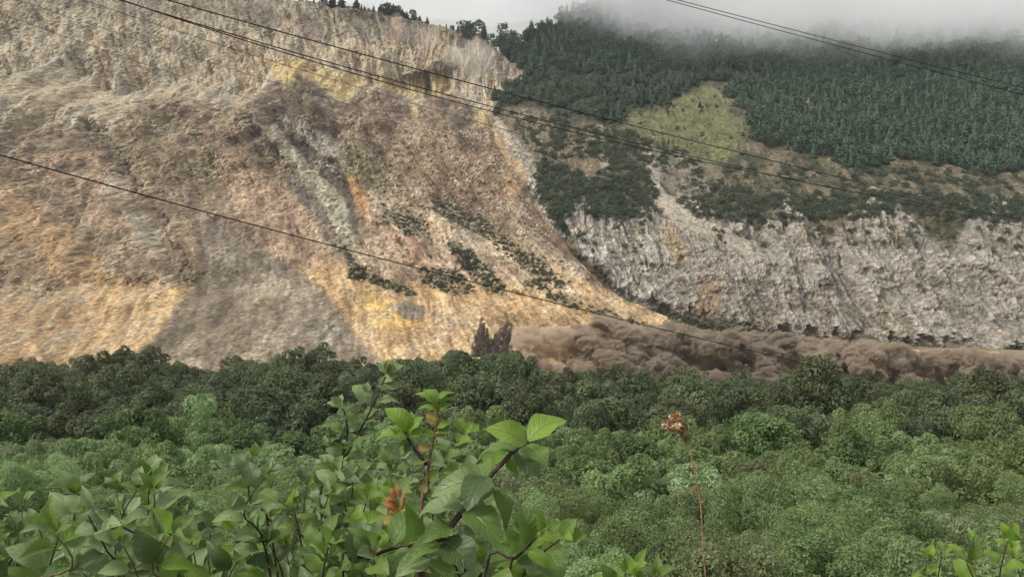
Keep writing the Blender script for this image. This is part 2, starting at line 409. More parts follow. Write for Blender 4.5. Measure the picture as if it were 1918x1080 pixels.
region([(500, 118), (560, 112), (599, 130), (655, 138), (692, 150), (672, 166), (655, 190), (628, 182), (599, 160), (560, 172), (520, 150)], (216, 186, 126), 7, 0.95)
region([(700, 150), (775, 150), (800, 136), (838, 140), (846, 165), (840, 180), (800, 178), (760, 174), (720, 168)], (212, 184, 126), 6, 0.95)
region([(700, 110), (780, 120), (790, 140), (720, 150)], (194, 174, 140), 10, 0.7)
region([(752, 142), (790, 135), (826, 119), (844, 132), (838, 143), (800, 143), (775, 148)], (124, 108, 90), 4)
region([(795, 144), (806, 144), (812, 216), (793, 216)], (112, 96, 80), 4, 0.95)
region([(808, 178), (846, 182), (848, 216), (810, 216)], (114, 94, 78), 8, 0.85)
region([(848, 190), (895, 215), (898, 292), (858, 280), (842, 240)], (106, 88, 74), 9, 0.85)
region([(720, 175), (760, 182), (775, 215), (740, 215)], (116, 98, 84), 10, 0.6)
region([(888, 200), (918, 205), (925, 240), (895, 245)], (202, 172, 122), 8, 0.85, streak)
region([(770, 172), (784, 180), (782, 240), (772, 215)], (196, 172, 128), 5, 0.8)
region([(838, 190), (850, 200), (846, 260), (838, 230)], (178, 158, 132), 5, 0.7)
region([(915, 225), (936, 240), (965, 290), (992, 345), (985, 352), (950, 312), (925, 275)], (176, 146, 110), 6, 0.95)
region([(940, 330), (985, 345), (990, 370), (960, 380), (940, 360)], (184, 148, 108), 8, 0.8)
region([(925, 212), (955, 252), (995, 288), (1008, 320), (1004, 358), (1024, 392), (1062, 446), (1050, 446), (1010, 398), (992, 362), (990, 330), (960, 290), (930, 240)], (192, 182, 166), 5, 1.0, np.clip(0.35 + rub, 0, 1))
region([(985, 348), (1002, 380), (1040, 432), (1080, 482), (1120, 522), (1168, 562), (1110, 528), (1060, 484), (1000, 424), (955, 402), (968, 372)], (126, 100, 80), 6, 0.9)
region([(975, 360), (1002, 362), (1005, 395), (980, 400)], (104, 84, 70), 8, 0.8)
# lower left: dark channel, pale rock, orange bank
region([(480, 180), (560, 150), (599, 162), (628, 212), (642, 252), (600, 272), (520, 250)], (112, 94, 76), 10, 0.85)
region([(560, 150), (604, 165), (618, 190), (600, 200)], (84, 72, 62), 6, 0.8)
region([(540, 225), (599, 258), (640, 268), (648, 300), (620, 302), (599, 292), (560, 265)], (168, 160, 150), 8, 0.85, np.clip(0.3 + rub, 0, 1))
region([(640, 268), (700, 288), (745, 340), (800, 382), (850, 402), (800, 452), (720, 442), (690, 400), (650, 340)], (128, 114, 80), 12, 0.85)
region([(643, 333), (668, 338), (694, 370), (708, 410), (704, 434), (682, 412), (660, 385), (648, 360)], (196, 142, 78), 7, 0.9, np.clip(0.4 + mid, 0, 1))
region([(520, 235), (565, 285), (599, 326), (640, 350), (660, 390), (682, 420), (706, 470), (694, 492), (665, 486), (640, 440), (615, 402), (585, 360), (540, 290)], (182, 176, 152), 7, 0.9, np.clip(0.35 + streak, 0, 1))
region([(500, 190), (545, 245), (600, 288), (637, 308), (654, 348), (668, 388), (676, 420), (694, 470), (686, 478), (664, 422), (645, 372), (622, 348), (590, 320), (540, 260)], (108, 95, 84), 4, 0.95)
region([(470, 220), (530, 290), (590, 368), (612, 392), (640, 440), (668, 492), (655, 502), (630, 465), (590, 410), (530, 330)], (112, 98, 86), 5, 0.95)
region([(430, 270), (520, 340), (599, 415), (630, 465), (650, 505), (640, 545), (599, 540), (500, 470), (420, 360)], (180, 148, 122), 9, 0.9)
region([(595, 480), (618, 485), (622, 520), (599, 530)], (136, 112, 90), 8, 0.8)
# hummocks
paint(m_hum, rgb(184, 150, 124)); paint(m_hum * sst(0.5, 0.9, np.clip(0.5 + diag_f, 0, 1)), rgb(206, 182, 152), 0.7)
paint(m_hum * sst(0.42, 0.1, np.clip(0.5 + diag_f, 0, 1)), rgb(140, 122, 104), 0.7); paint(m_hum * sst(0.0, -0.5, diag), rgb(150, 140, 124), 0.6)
region([(700, 430), (780, 450), (800, 490), (740, 500), (700, 470)], (184, 138, 110), 14, 0.7)
region([(820, 400), (900, 440), (960, 470), (900, 470), (830, 430)], (172, 160, 142), 10, 0.7, np.clip(0.3 + streak, 0, 1))
region([(780, 400), (830, 415), (850, 435), (800, 430)], (214, 170, 130), 8, 0.8)
region([(890, 425), (960, 455), (1080, 530), (1168, 562), (1120, 566), (1040, 540), (950, 480)], (208, 166, 116), 8, 0.8)
# apron
paint(m_apron, rgb(200, 160, 106)); paint(m_apron * sst(0.55, 0.9, mid), rgb(208, 176, 128), 0.75); paint(m_apron * sst(0.42, 0.1, mid), rgb(184, 142, 100), 0.7)
paint(m_apron * sst(0.6, 0.95, np.clip(0.5 + diag_f, 0, 1)), rgb(214, 184, 138), 0.6); paint(m_apron * sst(0.4, 0.05, np.clip(0.5 + diag_f, 0, 1)), rgb(160, 126, 92), 0.6)
region([(688, 545), (732, 560), (762, 590), (794, 606), (762, 622), (715, 612), (690, 590)], (226, 180, 96), 8, 0.95)
region([(738, 572), (770, 562), (800, 580), (788, 602), (755, 598)], (132, 118, 104), 6, 0.95)
region([(780, 610), (850, 600), (885, 620), (850, 645), (790, 640)], (176, 140, 106), 12, 0.6)
region([(1090, 555), (1200, 575), (1240, 605), (1150, 600)], (190, 158, 118), 10, 0.7)
region(FAN, (126, 112, 98), 5, 0.9)
for q, c_ in (([(200, 260), (330, 210), (430, 290), (400, 370), (280, 330)], (128, 112, 82)), ([(60, 300), (180, 290), (300, 370), (400, 470), (330, 500), (180, 420)], (184, 150, 122)),
              ([(150, 220), (190, 240), (330, 430), (400, 560), (370, 560), (270, 410)], (110, 96, 84)), ([(-200, 330), (40, 320), (160, 440), (260, 540), (0, 520)], (190, 146, 92)),
              ([(190, 330), (240, 350), (330, 470), (300, 480)], (190, 182, 162)), ([(-300, 430), (60, 450), (200, 600), (150, 760), (-300, 760)], (132, 116, 100)), ([(-100, 240), (20, 260), (150, 420), (110, 420)], (116, 98, 82))):
    region(q, c_, 9, 0.6, np.clip(0.2 + sst(-0.15, 0.2, patch + 0.25 * r1), 0, 1))
region([(560, 580), (640, 600), (668, 640), (640, 660), (560, 640)], (168, 158, 146), 8, 0.6, rub)
# spur: rock windows, cliff, scree, meadow
region([(945, 208), (1000, 200), (1040, 228), (1100, 250), (1180, 265), (1225, 300), (1228, 350), (1180, 335), (1100, 335), (1060, 300), (1010, 300), (960, 272)], (150, 132, 102), 9, 0.85, np.clip(0.25 + streak, 0, 1))
for q in ([(1003, 305), (1028, 284), (1060, 312), (1100, 335), (1150, 305), (1212, 312), (1238, 400), (1180, 412), (1100, 400), (1078, 378), (1066, 442), (1040, 428), (1003, 368)], [(1028, 205), (1066, 212), (1062, 285), (1034, 280)], [(1100, 238), (1190, 250), (1225, 305), (1150, 312), (1110, 290)]):
    region(q, (66, 72, 46), 9, 0.7, np.clip(0.1 + mid, 0, 1))
region([(1118, 235), (1132, 240), (1142, 300), (1132, 345), (1124, 300)], (192, 176, 148), 5, 0.85)
region([(1072, 365), (1095, 370), (1100, 420), (1075, 425)], (176, 166, 146), 6, 0.9)
region([(1198, 270), (1222, 290), (1240, 340), (1224, 350)], (186, 176, 158), 5, 0.8)
region([(1225, 285), (1330, 300), (1330, 360), (1270, 370), (1235, 330)], (148, 138, 122), 8, 0.8, np.clip(0.2 + rub, 0, 1))
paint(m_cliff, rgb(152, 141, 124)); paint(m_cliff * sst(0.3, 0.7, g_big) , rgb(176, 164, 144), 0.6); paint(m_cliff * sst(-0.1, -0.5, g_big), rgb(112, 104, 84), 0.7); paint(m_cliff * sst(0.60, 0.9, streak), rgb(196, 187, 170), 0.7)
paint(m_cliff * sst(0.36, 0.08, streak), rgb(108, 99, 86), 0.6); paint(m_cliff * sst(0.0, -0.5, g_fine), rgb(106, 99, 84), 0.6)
paint(m_cliff * sst(0.12, 0.3, patch), rgb(170, 150, 120), 0.5)
paint(m_cliff * sst(-0.16, -0.3, pat2) * (0.3 + 0.7 * rub), rgb(100, 98, 72), 0.75); paint(m_cliff * sst(0.25, 0.4, pat2) * streak, rgb(206, 198, 182), 0.7)
paint(m_cliff * sst(0.35, 0.6, r2) * 0.5, rgb(196, 188, 172), 0.7)
wht = mask([(1065, 420), (1110, 430), (1200, 430), (1240, 500), (1230, 590), (1170, 560), (1110, 510)], 14)
paint(m_cliff * wht * sst(0.62, 0.8, np.clip(0.5 + 0.7 * g_hair + 0.5 * iso_fine, 0, 1)), rgb(226, 220, 206), 0.85)
region([(1150, 500), (1180, 520), (1225, 580), (1190, 572), (1160, 540)], (220, 214, 200), 6, 0.7, np.clip(streak * 1.4 - 0.2, 0, 1))
region([(1232, 415), (1262, 430), (1285, 470), (1282, 500), (1260, 490), (1240, 455)], (178, 156, 114), 6, 0.85)
region([(1300, 530), (1340, 520), (1340, 600), (1305, 595)], (176, 150, 116), 8, 0.8)
region([(1218, 336), (1245, 362), (1318, 408), (1400, 450), (1400, 480), (1318, 442), (1280, 432), (1238, 412)], (196, 182, 158), 6, 0.95)
region([(1160, 216), (1190, 200), (1240, 204), (1292, 168), (1330, 158), (1370, 200), (1400, 250), (1380, 290), (1330, 312), (1250, 285), (1190, 245)], (122, 127, 72), 10, 0.9, np.clip(0.5 + mid * 0.6, 0, 1))
region([(1230, 240), (1318, 260), (1318, 300), (1260, 285)], (116, 116, 66), 14, 0.6, mid)
m_for = mask([(880, 20), (960, -60), (3000, -200), (3000, 200), (1900, 240), (1700, 230), (1500, 165), (1318, 152), (1290, 168), (1240, 204), (1180, 208), (1165, 240), (1100, 225), (1000, 198), (945, 204), (925, 225), (925, 178), (985, 142), (945, 106), (912, 76)], 8)
paint(m_for * WR, rgb(58, 66, 48), 0.95)
paint(sst(2, 14, Z - crest) * (1 - WR), rgb(96, 104, 78), 0.9)
left = 1 - WR
paint(m_hum * sst(0.0, -0.45, diag), rgb(116, 106, 88), 0.75); paint(m_hum * sst(0.45, 0.7, diag) * (0.4 + 0.6 * rub), rgb(212, 186, 154), 0.75)  # shading of the hummock ribs put into the colour: gullies darkened, ridge tops lightened
lm = left * (1 - 0.75 * m_scarp)
paint(lm * sst(0.16, 0.30, patch), C * 1.0 + 0.5 * (rgb(190, 172, 146) - C), 0.8)
paint(lm * sst(-0.18, -0.34, patch), C * 0.62, 0.8)
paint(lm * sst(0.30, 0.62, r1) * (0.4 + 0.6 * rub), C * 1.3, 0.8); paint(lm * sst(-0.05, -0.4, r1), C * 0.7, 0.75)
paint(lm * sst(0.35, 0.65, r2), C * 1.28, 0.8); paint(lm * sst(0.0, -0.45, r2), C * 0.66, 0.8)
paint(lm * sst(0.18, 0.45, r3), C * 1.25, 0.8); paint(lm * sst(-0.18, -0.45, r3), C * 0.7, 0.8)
for q in BAND_OUTLINES: region(q, (104, 100, 76), 9, 0.7, np.clip(0.3 + mid * 0.8, 0, 1))
# white stones scattered in the debris
speck = perlin(X / 1.5, Z / 1.5, 160) + 0.22 * np.clip(patch * 2, -1, 1)
paint(sst(0.60, 0.70, speck) * np.clip(m_debris + m_hum * 0.5 + m_scarp * 0.2 + m_apron * 0.35, 0, 1), rgb(222, 212, 196), 0.8)
paint(sst(-0.6, -0.72, speck) * (1 - m_scarp) * (1 - WR), rgb(92, 78, 66), 0.6)
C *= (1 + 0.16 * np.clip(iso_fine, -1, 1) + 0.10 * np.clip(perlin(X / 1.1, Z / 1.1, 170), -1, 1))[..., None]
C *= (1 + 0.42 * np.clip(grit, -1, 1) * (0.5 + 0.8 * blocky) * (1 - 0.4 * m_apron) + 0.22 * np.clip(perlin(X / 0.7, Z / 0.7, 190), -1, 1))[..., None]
lum = C @ np.array([0.25, 0.6, 0.15], dtype=np.float32); C = C * 0.82 + lum[..., None] * 0.18 * np.array([1.0, 1.0, 0.97], dtype=np.float32)
C = C * (1 + (1 - WR)[..., None] * np.array([0.0, 0.012, -0.06], dtype=np.float32))
C = np.clip(C, 0.01, 0.85)

nr, nc = X.shape
idx = np.arange(nr * nc, dtype=np.int32).reshape(nr, nc)
quads = np.stack([idx[:-1, :-1], idx[:-1, 1:], idx[1:, 1:], idx[1:, :-1]], axis=-1).reshape(-1, 4)
co = np.stack([X, Y, Z], axis=-1).reshape(-1, 3)
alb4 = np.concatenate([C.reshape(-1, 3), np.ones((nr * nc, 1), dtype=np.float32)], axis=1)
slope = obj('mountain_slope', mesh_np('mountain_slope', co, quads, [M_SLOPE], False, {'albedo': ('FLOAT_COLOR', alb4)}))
tag(slope, 'bare landslide scar and standing rocky spur of the mountain side', None, None, 'structure')

# which vertex of the slope is seen in each spot (used to stand plants and stones on it)
CELL = 2.0; RU0, RV0 = -140, -140; RW, RH = 1110, 440
bu = ((U1 - RU0) / CELL).astype(np.int32).ravel(); bv = ((V1 - RV0) / CELL).astype(np.int32).ravel()
okm = (bu >= 0) & (bu < RW) & (bv >= 0) & (bv < RH)
order = np.argsort(-Y.ravel()[okm]); ids = np.nonzero(okm)[0][order]
RAST = np.full((RH, RW), -1, dtype=np.int64); RAST[bv[ids], bu[ids]] = ids
def spot(u, v):
    i, j = int((u - RU0) / CELL), int((v - RV0) / CELL)
    for r in range(0, 4):
        for dj in range(-r, r + 1):
            for di in range(-r, r + 1):
                if 0 <= j + dj < RH and 0 <= i + di < RW and RAST[j + dj, i + di] >= 0:
                    return Vector(co[RAST[j + dj, i + di]])
    return None
def inside(u, v, pts):
    c = False; n = len(pts)
    for i in range(n):
        ax, ay = pts[i]; bx, by = pts[(i + 1) % n]
        if (ay > v) != (by > v) and u < (bx - ax) * (v - ay) / (by - ay) + ax: c = not c
    return c
def scatter(pts, step, jitter=0.5, keep=1.0):
    """evenly jittered spots inside an outline, as points on the slope"""
    us = [p[0] for p in pts]; vs = [p[1] for p in pts]; out = []
    v = min(vs); row = 0
    while v < max(vs):
        u = min(us) + (row % 2) * step / 2
        while u < max(us):
            a = u + random.uniform(-jitter, jitter) * step; b = v + random.uniform(-jitter, jitter) * step * 0.8
            if inside(a, b, pts) and random.random() < keep:
                p = spot(a, b)
                if p is not None: out.append((p, a, b))
            u += step
        v += step * 0.8; row += 1
    return out

# hillside far behind the crest, half lost in the cloud
hx = np.linspace(-1500, 1500, 120); hz = np.linspace(250, 600, 60)
HX, HZ = np.meshgrid(hx, hz)
HY = 1150 + (HZ - 250) * 0.9 + 60 * fbm(HX / 260, HZ / 260, 4, 200)
hc = np.tile(np.append(rgb(104, 116, 84), 1), (HX.size, 1)) * (1 + 0.25 * fbm(HX / 40, HZ / 40, 4, 210)).reshape(-1, 1)
hidx = np.arange(HX.size).reshape(HX.shape)
hq = np.stack([hidx[:-1, :-1], hidx[:-1, 1:], hidx[1:, 1:], hidx[1:, :-1]], axis=-1).reshape(-1, 4)
far_hill = obj('hill', mesh_np('hill', np.stack([HX, HY, HZ], -1).reshape(-1, 3), hq, [M_SLOPE], True, {'albedo': ('FLOAT_COLOR', hc)}))
tag(far_hill, 'grassy hillside far behind the crest fading into cloud', None, None, 'structure')

# ------------------------------------------------------------------ valley floor
def ground_h(x, y):
    h = np.interp(y, [-60, -3, 0, 2.5, 5, 15, 35, 60, 100, 190, 330, 420], [-0.5, -1.55, -1.7, -2.0, -2.9, -6.4, -10.2, -12.6, -16.5, -17.5, -17, -15])
    h = h + 0.02 * np.maximum(y - 20, 0) * 0.5 * np.sin(x / 37 + 1.3) * np.clip(y / 120, 0, 1)
    bump = 6.0 * np.exp(-((x + 18) / 26) ** 2 - ((y - 175) / 40) ** 2)
    return h + bump * 0.5
gx = np.concatenate([np.linspace(-1600, -260, 40), np.linspace(-250, 250, 260), np.linspace(260, 1600, 40)])
gy = np.concatenate([np.linspace(-120, 0, 12)[:-1], np.linspace(0, 60, 120)[:-1], np.linspace(60, 420, 160)])
GX, GY = np.meshgrid(gx, gy)
GZ = ground_h(GX, GY) + 0.25 * fbm(GX / 6, GY / 6, 3, 220) * np.clip(GY / 10, 0.1, 1)
gc = np.empty(GX.shape + (3,), dtype=np.float32); gc[:] = rgb(50, 58, 34)
gm = np.clip(0.5 + fbm(GX / 9, GY / 9, 4, 230), 0, 1)[..., None]
gc = gc * (1 - gm * 0.5) + rgb(84, 82, 50) * gm * 0.5
gidx = np.arange(GX.size).reshape(GX.shape)
gq = np.stack([gidx[:-1, :-1], gidx[:-1, 1:], gidx[1:, 1:], gidx[1:, :-1]], axis=-1).reshape(-1, 4)
ground = obj('ground', mesh_np('ground', np.stack([GX, GY, GZ], -1).reshape(-1, 3), gq, [M_VALLEY], True,
             {'albedo': ('FLOAT_COLOR', np.concatenate([gc.reshape(-1, 3), np.ones((GX.size, 1))], 1))}))
tag(ground, 'overgrown valley ground dropping away below the viewpoint', None, None, 'structure')

# ------------------------------------------------------------------ vegetation masters
def leaf_quads(pts, nrm, size, rng, aspect=0.55):
    """one bent diamond leaf per point"""
    n = len(pts)
    nrm = nrm / (np.linalg.norm(nrm, axis=1, keepdims=True) + 1e-9)
    ref = rng.normal(size=(n, 3)); t = np.cross(nrm, ref); t /= (np.linalg.norm(t, axis=1, keepdims=True) + 1e-9)
    b = np.cross(nrm, t)
    s = (size * rng.uniform(0.6, 1.25, n))[:, None]
    v = np.stack([pts - t * s * 0.5, pts + b * s * aspect * 0.5 + nrm * s * 0.08, pts + t * s * 0.5 - nrm * s * 0.1, pts - b * s * aspect * 0.5 + nrm * s * 0.08], axis=1)
    f = np.arange(n * 4).reshape(n, 4)
    return v.reshape(-1, 3), f

def crown_arrays(rad, height, n, leaf, seed, lobes=16, flat=0.75, aspect=0.55, l0=0.26, l1=0.44, dome=False):
    """a crown of leafy lobes; base at z=0, top at z=height"""
    rng = np.random.default_rng(seed)
    lc, lr = [], []
    ns = 4 + seed % 4
    sub = []
    for i in range(ns):
        a = 6.283 * i / ns + rng.uniform(-0.5, 0.5); q = rng.uniform(0.25, 0.72)
        sub.append((math.cos(a) * q * rad, math.sin(a) * q * rad, height * rng.uniform(0.32, 0.74), rad * rng.uniform(0.34, 0.52)))
    sub.append((0, 0, height * rng.uniform(0.55, 0.78), rad * rng.uniform(0.36, 0.5)))
    for i in range(lobes if dome else 0):
        a = rng.uniform(0, 2 * math.pi); q = math.sqrt(rng.uniform(0, 1)); h = rng.uniform(0.08, 1.0); r_ = rad * rng.uniform(l0, l1); lr.append(r_)
        rr = rad * (1 - 0.55 * max(0, h - 0.35) ** 1.3)
        lc.append((math.cos(a) * q * (rr - r_ * 0.5), math.sin(a) * q * (rr - r_ * 0.5), h * (height - r_ * flat)))
    for i in range(0 if dome else lobes):
        sx_, sy_, sz_, sr_ = sub[i % len(sub)]
        dv = rng.normal(size=3); dv[2] = dv[2] * 0.8 + 0.25; dv /= np.linalg.norm(dv)
        r_ = rad * rng.uniform(l0, l1) * 0.85; lr.append(r_)
        lc.append((sx_ + dv[0] * sr_, sy_ + dv[1] * sr_, min(max(sz_ + dv[2] * sr_ * 0.9, r_ * 0.4), height * rng.uniform(0.86, 1.0) - r_ * flat)))
    lc = np.array(lc); lr = np.array(lr)
    k = rng.choice(lobes, size=n * 2, p=lr ** 2 / (lr ** 2).sum())
    d = rng.normal(size=(n * 2, 3)); d[:, 2] += 0.35; d /= np.linalg.norm(d, axis=1, keepdims=True)
    rr = 0.62 + 0.46 * rng.random(n * 2) ** 0.6
    p = lc[k] + d * (lr[k] * rr)[:, None] * np.array([1, 1, flat])
    dist = np.linalg.norm((p[:, None, :] - lc[None]) / np.array([1, 1, flat]), axis=2) / lr[None]
    dist[np.arange(n * 2), k] = 9
    keep = dist.min(axis=1) > 0.62
    p, d, k = p[keep][:n], d[keep][:n], k[keep][:n]
    nr_ = d * 1.0 + rng.normal(size=d.shape) * 0.6 + np.array([0, 0, 0.55])
    v, f = leaf_quads(p, nr_, leaf, rng, aspect)
    lobe_t = rng.uniform(0, 1, lobes)
    tint = np.clip(0.05 + 0.45 * rng.random(len(p)) + 0.5 * lobe_t[k], 0, 1)
    return v, f, np.repeat(tint, 4)

def crown_mesh(name, mat, **kw):
    v, f, t = crown_arrays(**kw)
    return mesh_np(name, v, f, [mat], False, {'tint': ('FLOAT', t)})

def trunk_mesh(name, h, r, seed, limbs=5):
    rng = random.Random(seed); mb = MB()
    pts = [(0, 0, -0.6)]; rad = [r * 1.3]
    x = y = 0
    for i in range(1, 6):
        x += rng.uniform(-0.06, 0.06) * h * 0.5; y += rng.uniform(-0.06, 0.06) * h * 0.5
        pts.append((x, y, h * i / 5)); rad.append(r * (1 - 0.15 * i))
    mb.tube(pts, rad, 7)
    for i in range(limbs):
        p = pts[2 + i % 4]; a = rng.uniform(0, 6.28); l = h * rng.uniform(0.35, 0.6)
        q = [p, (p[0] + math.cos(a) * l * 0.5, p[1] + math.sin(a) * l * 0.5, p[2] + l * 0.3), (p[0] + math.cos(a) * l * 0.9, p[1] + math.sin(a) * l * 0.9, p[2] + l * 0.7)]
        mb.tube(q, [r * 0.45, r * 0.3, r * 0.12], 5)
    return mb.mesh(name, M_BARK)

def conifer_arrays(h, rad, seed, tiers=10, dense=9):
    rng = np.random.default_rng(seed); P_, N_ = [], []
    V_, F_, T_ = [], [], []
    for i in range(tiers):
        t = i / tiers; z = h * (0.08 + 0.9 * t); r = rad * (1 - t) ** 0.75 * rng.uniform(0.75, 1.15) + 0.02 * h
        m = max(4, int(dense * (1 - 0.6 * t)))
        a0 = rng.uniform(0, 6.28)
        for k in range(m):
            a = a0 + 6.283 * k / m + rng.uniform(-0.25, 0.25); l = r * rng.uniform(0.7, 1.15)
            c, s = math.cos(a), math.sin(a); w = l * 0.42
            dr = h * 0.045 * rng.uniform(0.5, 1.6); b = len(V_)
            V_ += [(0, 0, z + h * 0.05), (c * l * 0.55 - s * w, s * l * 0.55 + c * w, z - dr * 0.4), (c * l, s * l, z - dr), (c * l * 0.55 + s * w, s * l * 0.55 - c * w, z - dr * 0.4),
                   (c * l * 0.5, s * l * 0.5, z + h * 0.05)]
            F_ += [(b, b + 1, b + 4), (b + 1, b + 2, b + 4), (b + 2, b + 3, b + 4), (b + 3, b, b + 4)]
            T_ += [float(rng.uniform(0.1, 0.9))] * 5
    b = len(V_); V_ += [(0.03 * h, 0, h * 0.9), (-0.03 * h, 0.02 * h, h * 0.9), (0, -0.03 * h, h * 0.9), (0, 0, h * 1.03)]
    F_ += [(b, b + 1, b + 3), (b + 1, b + 2, b + 3), (b + 2, b, b + 3)]; T_ += [0.6] * 4
    # stem
    b = len(V_); q = h * 0.016
    V_ += [(q, q, -h * 0.05), (-q, q, -h * 0.05), (-q, -q, -h * 0.05), (q, -q, -h * 0.05), (0, 0, h * 0.7)]
    F_ += [(b, b + 1, b + 4), (b + 1, b + 2, b + 4), (b + 2, b + 3, b + 4), (b + 3, b, b + 4)]; T_ += [0.0] * 5
    return np.array(V_, dtype=np.float32), np.array(F_, dtype=np.int32), np.array(T_, dtype=np.float32)

def joined(name, mat, arrays, places, kind_label, cat):
    """many far plants as ONE mass: arrays are masters, places are (point, scale, angle)"""
    vs, fs, ts, off = [], [], [], 0
    for i, (p, s, a, sz) in enumerate(places):
        v, f, t = arrays[i % len(arrays)]
        if f.shape[1] == 4: f = np.concatenate([f[:, :3], f[:, [0, 2, 3]]])
        c, sn = math.cos(a), math.sin(a)
        w = np.empty_like(v); w[:, 0] = (v[:, 0] * c - v[:, 1] * sn) * s + p[0]; w[:, 1] = (v[:, 0] * sn + v[:, 1] * c) * s + p[1]; w[:, 2] = v[:, 2] * s * sz + p[2]
        vs.append(w); fs.append(f + off); off += len(v); ts.append(np.clip(t * 0.55 + random.random() * 0.45, 0, 1))
    me = mesh_np(name, np.concatenate(vs), np.concatenate(fs), [mat], False, {'tint': ('FLOAT', np.concatenate(ts))})
    o = obj(name, me); tag(o, kind_label, cat, None, 'stuff'); return o

def plant(name, me, p, s, label, cat, group, sz=1.0):
    o = obj(name, me, None, p); o.scale = (s, s, s * sz); o.rotation_euler = (0, 0, random.uniform(0, 6.28))
    return tag(o, label, cat, group)

# ---- conifers on the crest and the upper slope
con_arr = [conifer_arrays(1.0, 0.27 + 0.06 * (i % 3), 300 + i) for i in range(5)]
con_me = [mesh_np('conifer_tree', v, f, [M_CONIFER], False, {'tint': ('FLOAT', t)}) for v, f, t in con_arr]
round_arr = [crown_arrays(rad=0.5, height=1.0, n=280, leaf=0.17, seed=320 + i, lobes=11, dome=True, l0=0.34, l1=0.5) for i in range(4)]
round_me = [mesh_np('round_tree', v, f, [M_SCRUB], False, {'tint': ('FLOAT', t)}) for v, f, t in round_arr]
crest_round = [crown_mesh('conifer_tree', M_CONIFER, rad=0.36, height=1.0, n=800, leaf=0.12, seed=340 + i, lobes=16, l0=0.42, l1=0.6, dome=True) for i in range(2)]
crest_list = [(716, 29, 22), (725, 31, 24), (733, 32, 21), (741, 34, 23), (750, 36, 20), (758, 37, 18), (630, 17, 14), (648, 20, 12), (683, 25, 12), (606, 12, 20), (622, 15, 22), (640, 19, 26), (655, 21, 18), (668, 22, 28), (677, 25, 20), (690, 26, 14), (700, 27, 16), (713, 29, 27), (721, 30, 26), (729, 32, 24),
              (737, 33, 26), (746, 34, 24), (754, 36, 22), (762, 38, 16), (773, 40, 22), (786, 43, 10), (800, 47, 16), (812, 51, 11), (824, 54, 12), (836, 57, 10), (846, 60, 13), (858, 63, 14), (868, 66, 18)]
for i, (u, v, h) in enumerate(crest_list):
    p = Vector(((u - CX) / F * 852, 852, (HV - v) / F * 852 - (3 if i % 3 else 6.5)))
    plant('conifer_tree', con_me[(2, 5 - 1, 1, 2, 3)[i % 5]] if i % 3 else crest_round[i % 2], p, (h / F * 852 + 3) * random.uniform(0.85, 1.35), 'dark conifer standing in the row along the top edge of the scarp', 'tree', 'conifers on the scarp crest', 0.95)
for u in range(-60, 600, 24):
    cv = np.interp(u, [c[0] for c in CREST], [c[1] for c in CREST])
    if cv > -16:
        p = Vector(((u - CX) / F * 852, 852, (HV - cv) / F * 852 - 3))
        plant('conifer_tree', con_me[u % 5], p, random.uniform(7, 16), 'dark conifer standing in the row along the top edge of the scarp', 'tree', 'conifers on the scarp crest')

FOREST = [(858, 72), (890, 50), (930, 36), (960, 28), (985, 22), (1005, 0), (1030, -40), (2060, -60), (2060, 300), (1850, 330), (1700, 300), (1600, 316), (1500, 290), (1420, 270), (1395, 220), (1345, 158), (1318, 150), (1292, 166), (1240, 202), (1182, 206), (1168, 238), (1120, 228), (1060, 208),
          (1000, 196), (945, 202), (928, 228), (924, 180), (960, 150), (985, 140), (945, 104), (912, 74)]
fs_ = scatter(FOREST, 10.0, 0.7, 0.93)
random.shuffle(fs_)
fs_.sort(key=lambda q: -q[2] + (0 if 560 < q[1] < 1360 else 400))
place_far = []
for i, (p, u, v) in enumerate(fs_):
    h = random.choice([random.uniform(7, 11), random.uniform(10, 15), random.uniform(13, 19)]) * (1.1 if v < 130 else 0.85)
    rounded = v > 120 and u < 1130 and random.random() < 0.6
    if i < 300:
        if rounded:
            plant('round_tree', round_me[i % 4], p - Vector((0, 0, 1)), h * 0.75, 'round crowned dark tree in the forest on the upper right slope', 'tree', 'round crowned trees of the upper forest')
        else:
            plant('conifer_tree', con_me[i % 5], p - Vector((0, 0, 0.6)), h, 'pointed conifer in the dense forest on the upper right slope', 'tree', 'conifers of the upper forest')
    else:
        place_far.append((p - Vector((0, 0, 0.6)), h, random.uniform(0, 6.28), 1.0))
joined('forest', M_CONIFER, con_arr[:3] + round_arr[:2] + con_arr[3:] + round_arr[2:], place_far, 'dense dark conifer forest running up into the cloud', 'forest')

# ---- scrub on the spur and in bands on the slide
SPUR = [([(1003, 305), (1028, 284), (1060, 312), (1100, 335), (1150, 305), (1212, 312), (1238, 400), (1180, 412), (1100, 400), (1078, 378), (1066, 442), (1040, 428), (1003, 368)], 7.8, 0.78),
        ([(1100, 238), (1190, 250), (1225, 305), (1150, 312), (1110, 290)], 9, 0.75), ([(1028, 205), (1066, 212), (1062, 285), (1034, 280)], 8, 0.8),
        ([(1262, 376), (1318, 366), (1500, 372), (1700, 360), (2040, 390), (2040, 440), (1700, 398), (1480, 424), (1318, 412)], 11, 0.9),
        ([(1330, 312), (1600, 316), (2040, 320), (2040, 400), (1700, 400), (1330, 386)], 12, 0.5), ([(1330, 400), (2040, 400), (2040, 480), (1330, 460)], 18, 0.3),
        ([(955, 212), (1100, 235), (1110, 300), (1060, 300), (985, 285)], 9, 0.5), ([(1100, 235), (1230, 262), (1318, 300), (1318, 330), (1225, 310), (1110, 300)], 10, 0.45), ([(1070, 410), (1220, 410), (1240, 470), (1090, 480)], 17, 0.35),
        ([(1225, 282), (1320, 300), (1320, 350), (1260, 360)], 14, 0.45)]
spur_pts = [q for pts, st, kp in SPUR for q in scatter(pts, st, 0.55, kp)]
